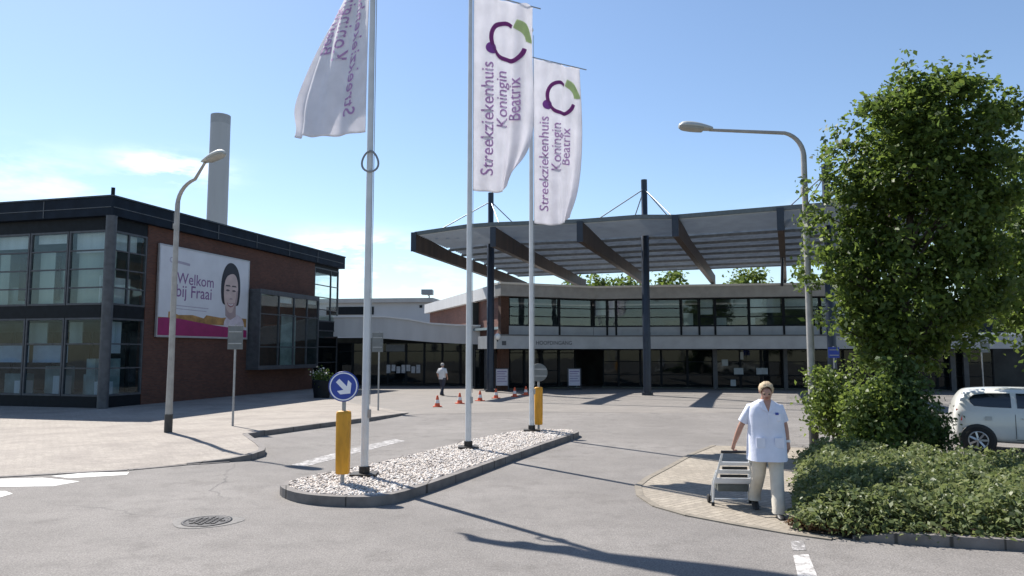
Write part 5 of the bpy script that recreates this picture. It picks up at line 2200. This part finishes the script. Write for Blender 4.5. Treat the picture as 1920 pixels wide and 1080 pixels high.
def person(label, loc, rotz, S, J, cols, jacket, trouser, hair, grip, group=None):
    """J: joints in the person's own frame, facing -Y"""
    t = thing('person', label, 'person', loc, group, rotz)
    v, e, r = [], [], []

    def a(name, p, rad, par=None):
        v.append(Vector(p) * S)
        r.append(tuple(x * S for x in rad) if hasattr(rad, '__len__') else rad * S)
        if par is not None:
            e.append((par, len(v) - 1))
        return len(v) - 1
    pel = a('pelvis', J['pelvis'], (.15, .11))
    sp = a('spine', J['spine'], (.13, .10), pel)
    chs = a('chest', J['chest'], (.15, .11), sp)
    nk = a('neck', J['neck'], .055, chs)
    hb = a('jaw', J['jaw'], (.060, .066), nk)
    hm = a('face', J['head'], (.076, .092), hb)
    ht = a('top', J['crown'], (.062, .078), hm)
    hp = Vector(J['head'])
    fdir = Vector(J['look']).normalized()
    a('nose', hp + fdir * .112 + Vector((0, 0, -.012)), .011, hm)
    for sx_ in ('L', 'R'):
        s1_ = a('sh', J['shoulder' + sx_], .048, chs)
        el = a('el', J['elbow' + sx_], .040, s1_)
        mid = Vector(J['elbow' + sx_]).lerp(Vector(J['wrist' + sx_]), .35)
        fm = a('fm', mid, .040, el)
        a('wr', J['wrist' + sx_], .026, fm)
        h1 = a('hip', J['hip' + sx_], .085, pel)
        k1 = a('knee', J['knee' + sx_], .055, h1)
        cf = Vector(J['knee' + sx_]).lerp(Vector(J['ankle' + sx_]), .35)
        c1 = a('calf', cf, .052, k1)
        a('ank', J['ankle' + sx_], .034, c1)
    chains = [(v, e, r)]
    for sx_ in ('L', 'R'):
        wv = Vector(J['wrist' + sx_])
        dv, pn, ts = J['hand' + sx_]
        chains += hand_chains(wv * S, (Vector(J['elbow' + sx_]) - wv).normalized(), dv, pn, ts, grip[sx_], S)
    V, F = skin_mesh(chains, 2)
    mb = MB()
    mb.add(V, F, True)
    mb.build('body', cols['skin'], t, world=False)
    X = lambda p: Vector(p) * S
    # face
    sidev = Vector((-fdir.y, fdir.x, 0)).normalized()
    upv = sidev.cross(fdir) * -1
    if upv.z < 0:
        upv = -upv
    for s_ in (-1, 1):
        m = MB()
        m.ellipsoid(X(hp + fdir * .088 + sidev * .030 * s_ + upv * .012), [q * S for q in (.014, .008, .008)], 10, 6)
        m.build('eye', M_EYE, t, world=False)
        m = MB()
        m.ellipsoid(X(hp + fdir * .090 + sidev * .031 * s_ + upv * .032), [q * S for q in (.020, .006, .005)], 10, 6)
        m.build('eyebrow', cols['hair'], t, world=False)
        m = MB()
        m.ellipsoid(X(hp + sidev * .078 * s_ - fdir * .002), [q * S for q in (.012, .020, .030)], 10, 6)
        m.build('ear', cols['skin'], t, world=False)
    m = MB()
    m.ellipsoid(X(hp + fdir * .089 - upv * .050), [q * S for q in (.026, .008, .009)], 10, 6)
    m.build('mouth', M_LIP, t, world=False)
    # hair: a cap over skull, open in front
    hc = hp + Vector((0, 0, .022)) - fdir * .016
    m = MB()
    vs_, fs_ = [], []
    NN, MM = 26, 16
    rs = random.Random(3)
    for i in range(MM + 1):
        th = math.pi * .74 * i / MM
        for k in range(NN):
            ph = 2 * math.pi * k / NN
            dd = Vector((math.sin(th) * math.cos(ph), math.sin(th) * math.sin(ph), math.cos(th)))
            fr = Vector((dd.x, dd.y, 0)).dot(Vector((fdir.x, fdir.y, 0)).normalized())
            lim = th
            tmax = math.pi * (.74 if fr < .2 else (.74 - min(1, (fr - .2) / .45) * (.31 + .04 * math.sin(ph * 3))))
            th2 = min(th, tmax)
            dd = Vector((math.sin(th2) * math.cos(ph), math.sin(th2) * math.sin(ph), math.cos(th2)))
            rad_ = (1 + .10 * mnoise.noise(dd * 4) + .09 * mnoise.noise(dd * 11)) * (.97 if th2 >= tmax - 1e-6 else 1.03)
            vs_.append(X(hc + Vector((dd.x * hair[0], dd.y * hair[1], dd.z * hair[2])) * rad_))
    for i in range(MM):
        for k in range(NN):
            a_, b_ = i * NN + k, i * NN + (k + 1) % NN
            fs_.append((a_, b_, b_ + NN, a_ + NN))
    m.add(vs_, fs_, True)
    m.build('hair', cols['hair'], t, world=False)
    # upper garment
    m = MB()
    m.loft([sring(X(c), rx * S, ry * S, 32, .82, w, ph) for c, rx, ry, w, ph in jacket['torso']], cap=False)
    for sx_ in ('L', 'R'):
        sh, el = Vector(J['shoulder' + sx_]), Vector(J['elbow' + sx_])
        wr = Vector(J['wrist' + sx_])
        inn_ = sh + Vector((-.05 if sh.x > 0 else .05, 0, .005))
        end = sh.lerp(el, jacket['sleeve']) if jacket['sleeve'] <= 1 else el.lerp(wr, jacket['sleeve'] - 1)
        pts_ = [inn_, sh, sh.lerp(el, .5), end] if jacket['sleeve'] <= 1 else [inn_, sh, sh.lerp(el, .5), el, end]
        m.tube([X(p) for p in pts_], [q * S for q in ((.050, .066, .066, .066) if jacket['sleeve'] <= 1 else (.078, .076, .066, .056, .045))], 16, cap=False)
    jo = m.build('jacket', cols['jacket'], t, world=False)
    if jacket.get('detail'):
        m = MB()
        # collar flaps, button strip and a breast pocket
        for s_ in (-1, 1):
            m.slab([X(p) for p in ((s_ * .048, -.112, 1.418), (s_ * .100, -.104, 1.398), (s_ * .085, -.140, 1.325), (0, -.170, 1.270))], .006 * S)
        m.bar(X((0, -.164, 1.28)), X((0, -.166, 1.10)), .022 * S, .012 * S, up=(0, 1, 0))
        m.build('collar', cols['jacket'], jo, world=False)
        m = MB()
        m.slab([X(p) for p in ((-.056, -.106, 1.425), (.056, -.106, 1.425), (0, -.166, 1.285))], .004 * S)
        m.build('neckline', cols['skin'], t, world=False)
        for pk in ((.06, .15, -.157, -.145, 1.17, 1.26), (-.17, -.06, -.200, -.185, .84, .96), (.06, .17, -.200, -.185, .84, .96)):
            m = MB()
            m.box(*[q * S for q in pk])
            m.build('pocket', cols['jacket'], jo, world=False)
        m = MB()
        m.box(.085 * S, .125 * S, -.162 * S, -.1572 * S, 1.245 * S, 1.275 * S)
        m.build('name_badge', M_BLUE, jo, world=False)
    # trousers
    m = MB()
    for sx_ in ('L', 'R'):
        h_, k_, an = (Vector(J[q + sx_]) for q in ('hip', 'knee', 'ankle'))
        m.loft([sring(X(h_ + Vector((0, 0, .06))), .115 * S, .125 * S, 20, .9, .01, 1), sring(X(h_.lerp(k_, .35)), trouser[0] * S, trouser[0] * 1.08 * S, 20, .95, .02, 2),
                sring(X(k_), trouser[1] * S, trouser[1] * 1.05 * S, 20, .95, .03, 3), sring(X(k_.lerp(an, .55)), trouser[1] * .95 * S, trouser[1] * 1.05 * S, 20, .95, .04, 1),
                sring(X(an + Vector((0, 0, .035))), trouser[2] * S, trouser[2] * 1.15 * S, 20, .95, .04, 5), sring(X(an + Vector((0, 0, -.035))), trouser[2] * 1.02 * S, trouser[2] * 1.25 * S, 20, .95, .05, 2)], cap=False)
    m.build('trousers', cols['trousers'], t, world=False)
    for sx_ in ('L', 'R'):
        an = Vector(J['ankle' + sx_])
        fd_ = Vector(J['foot' + sx_]).normalized()
        sd2 = Vector((-fd_.y, fd_.x, 0)).normalized()
        m = MB()
        rings = []
        for f, w, h in ((-.075, .026, .05), (-.05, .036, .075), (.0, .040, .085), (.06, .043, .065), (.12, .047, .045), (.165, .038, .032), (.185, .018, .018)):
            base_ = an + fd_ * f
            base_.z = an.z - .085 + fd_.z * f + .0
            rings.append([X(base_ + sd2 * (w * math.cos(q)) + Vector((0, 0, max(0, h * .5 + h * .55 * math.sin(q))))) for q in [2 * math.pi * k / 14 for k in range(14)]])
        m.loft(rings)
        m.build('shoe', cols['shoe'], t, world=False)
    return t


# the woman with the trolley: local origin on the ground between her feet
W0 = gp(1441, 962)
JW = dict(pelvis=(0, 0, .90), spine=(-.005, .0, 1.08), chest=(-.01, -.01, 1.27), neck=(-.005, -.035, 1.43), jaw=(.0, -.070, 1.485), head=(-.004, -.090, 1.540), crown=(-.002, -.092, 1.602),
          look=(-.16, -1, -.60),
          shoulderL=(.168, 0, 1.325), elbowL=(.245, .03, 1.10), wristL=(.262, -.02, .875), handL=((.02, -.12, -1), (-1, 0, 0), 1),
          shoulderR=(-.180, 0, 1.325), elbowR=(-.300, .07, 1.085), wristR=(-.375, .17, .838), handR=((-.15, .35, -1), (.9, .1, 0), -1),
          hipL=(.095, 0, .86), kneeL=(.080, -.14, .49), ankleL=(.062, -.27, .085), footL=(-.05, -1, 0),
          hipR=(-.095, 0, .86), kneeR=(-.100, .02, .49), ankleR=(-.105, .29, .135), footR=(-.12, -1, -.30))
jacketW = dict(torso=[((.0, -.030, .665), .246, .215, .040, .5), ((.0, -.018, .80), .242, .198, .030, .9), ((0, 0, .95), .238, .170, .014, 1.4), ((-.003, -.005, 1.10), .222, .160, .012, 2), ((-.007, -.008, 1.22), .222, .158, .008, 2.4),
                      ((-.01, -.005, 1.32), .212, .132, .006, 1), ((-.01, -.008, 1.365), .185, .112, 0, 0), ((-.01, -.012, 1.395), .140, .095, 0, 0), ((-.008, -.018, 1.42), .092, .080, 0, 0), ((-.007, -.02, 1.435), .074, .070, 0, 0)],
               sleeve=.78, detail=True)
colsW = dict(skin=M_SKIN, hair=M_HAIRW, jacket=M_SMOCK, trousers=M_TROU, shoe=M_SHOE)
person('person in a white smock and beige trousers pulling a folding trolley', (W0.x, W0.y, .008), R(-6), 1.0, JW, colsW, jacketW, (.105, .082, .078), (.090, .106, .094), {'L': .28, 'R': .75})
# a pale strap at her wrist is part of her outfit
wm_ = [o for o in bpy.data.objects if o.name == 'person'][0]
mb = MB()
mb.tube([(.2615, -.012, .915), (.2625, -.018, .885)], .033, 14, cap=False)
mb.build('wrist_band', M_CW, wm_, world=False)

# trolley: silver folding frame
TB = gp(1375, 950)
tr = thing('folding_trolley', 'silver folding trolley with pale panels pulled by the person in white', 'trolley', (TB.x, TB.y, .008), None, R(-4))
M_SILV = pm('silver_tube', (.66, .68, .69), .35, .2, .1, 8)
hgt = .735
lean = .20
mb = MB()
for s in (-1, 1):
    mb.tube([(s * .265, .0, .02), (s * .245, .0, .30), (s * .205, -lean * .6, .52), (s * .165, -lean, hgt)], .015, 10)
    mb.tube([(s * .25, .22, .02), (s * .235, .12, .30), (s * .215, -.02, .46)], .013, 10)
mb.tube([(-.255, .0, .30), (.255, .0, .30)], .013, 8)
mb.tube([(-.25, .20, .05), (.25, .20, .05)], .011, 8)
mb.build('frame', M_SILV, tr, world=False)
mb = MB()
mb.tube([(-.185, -lean, hgt), (.185, -lean, hgt)], .019, 12)
mb.build('handle', M_BLACK, tr, world=False)
for z0, z1, w in ((.30, .375, .235), (.435, .490, .212), (.55, .60, .19)):
    mb = MB()
    y0, y1 = -.03 - lean * max(0, z0 - .3) / .435, -.03 - lean * max(0, z1 - .3) / .435
    mb.hexa([(-w - .01, y0, z0), (w + .01, y0, z0), (w + .01, y0 + .03, z0), (-w - .01, y0 + .03, z0), (-w, y1, z1), (w, y1, z1), (w, y1 + .03, z1), (-w, y1 + .03, z1)])
    mb.build('pale_panel', pm('pale_grey_plastic', (.66, .68, .71), .5, var=.06), tr, world=False, bevel=.006)
mb = MB()
for z, w in ((.405, .175), (.517, .160)):
    yk = -.02 - lean * max(0, z - .3) / .39
    mb.box(-w, w, yk - .02, yk + .02, z - .019, z + .017)
mb.build('dark_slot', M_BLACK, tr, world=False)
mb = MB()
mb.box(-.20, .20, -.02, .20, .19, .29)
mb.build('bag', pm('grey_green_bag', (.10, .11, .10), .8, var=.2, scale=12), tr, world=False, bevel=.02)
for s in (-1, 1):
    mb = MB()
    mb.loft([[(s * x, .22 + r * math.cos(q), .055 + r * math.sin(q)) for q in [2 * math.pi * k / 18 for k in range(18)]] for x, r in ((.262, .045), (.262, .055), (.292, .055), (.292, .045))])
    mb.build('wheel', M_RUBBER, tr, world=False)
    mb = MB()
    mb.tube([(s * .265, .0, .0), (s * .265, .0, .05)], .021, 10)
    mb.build('rubber_foot', M_RUBBER, tr, world=False)

# the man walking towards the entrance
M0 = gp(829, 742)
JM = dict(pelvis=(0, 0, .94), spine=(0, .0, 1.13), chest=(0, 0, 1.34), neck=(0, -.01, 1.50), jaw=(0, -.02, 1.56), head=(0, -.025, 1.63), crown=(0, -.015, 1.695), look=(0, -1, -.1),
          shoulderL=(.20, 0, 1.42), elbowL=(.285, .06, 1.17), wristL=(.27, -.05, .95), handL=((-.05, -.4, -1), (-1, 0, 0), 1),
          shoulderR=(-.20, 0, 1.42), elbowR=(-.29, .02, 1.16), wristR=(-.25, -.12, .96), handR=((.05, -.4, -1), (1, 0, 0), -1),
          hipL=(.10, 0, .90), kneeL=(.10, -.10, .51), ankleL=(.10, -.16, .09), footL=(0, -1, 0),
          hipR=(-.10, 0, .90), kneeR=(-.10, .04, .51), ankleR=(-.10, .22, .11), footR=(0, -1, -.1))
jacketM = dict(torso=[((0, 0, .88), .205, .145, .02, .5), ((0, 0, 1.05), .205, .145, .015, 1), ((0, 0, 1.22), .215, .15, .01, 2), ((0, 0, 1.36), .225, .14, .005, 1), ((0, 0, 1.44), .17, .105, 0, 0), ((0, -.005, 1.485), .085, .075, 0, 0), ((0, -.008, 1.505), .07, .065, 0, 0)], sleeve=.9)
person('person in a pale shirt and dark trousers walking before the glazed corridor', (M0.x, M0.y, .008), R(150), .87, JM,
       dict(skin=M_SKIN, hair=pm('grey_hair', (.30, .29, .28), .7, var=.2, scale=40), jacket=pm('pale_shirt', (.58, .58, .58), .8, var=.06), trousers=pm('dark_trousers', (.025, .028, .045), .8), shoe=M_SHOE), jacketM, (.10, .078, .07), (.094, .105, .10), {'L': .3, 'R': .3})
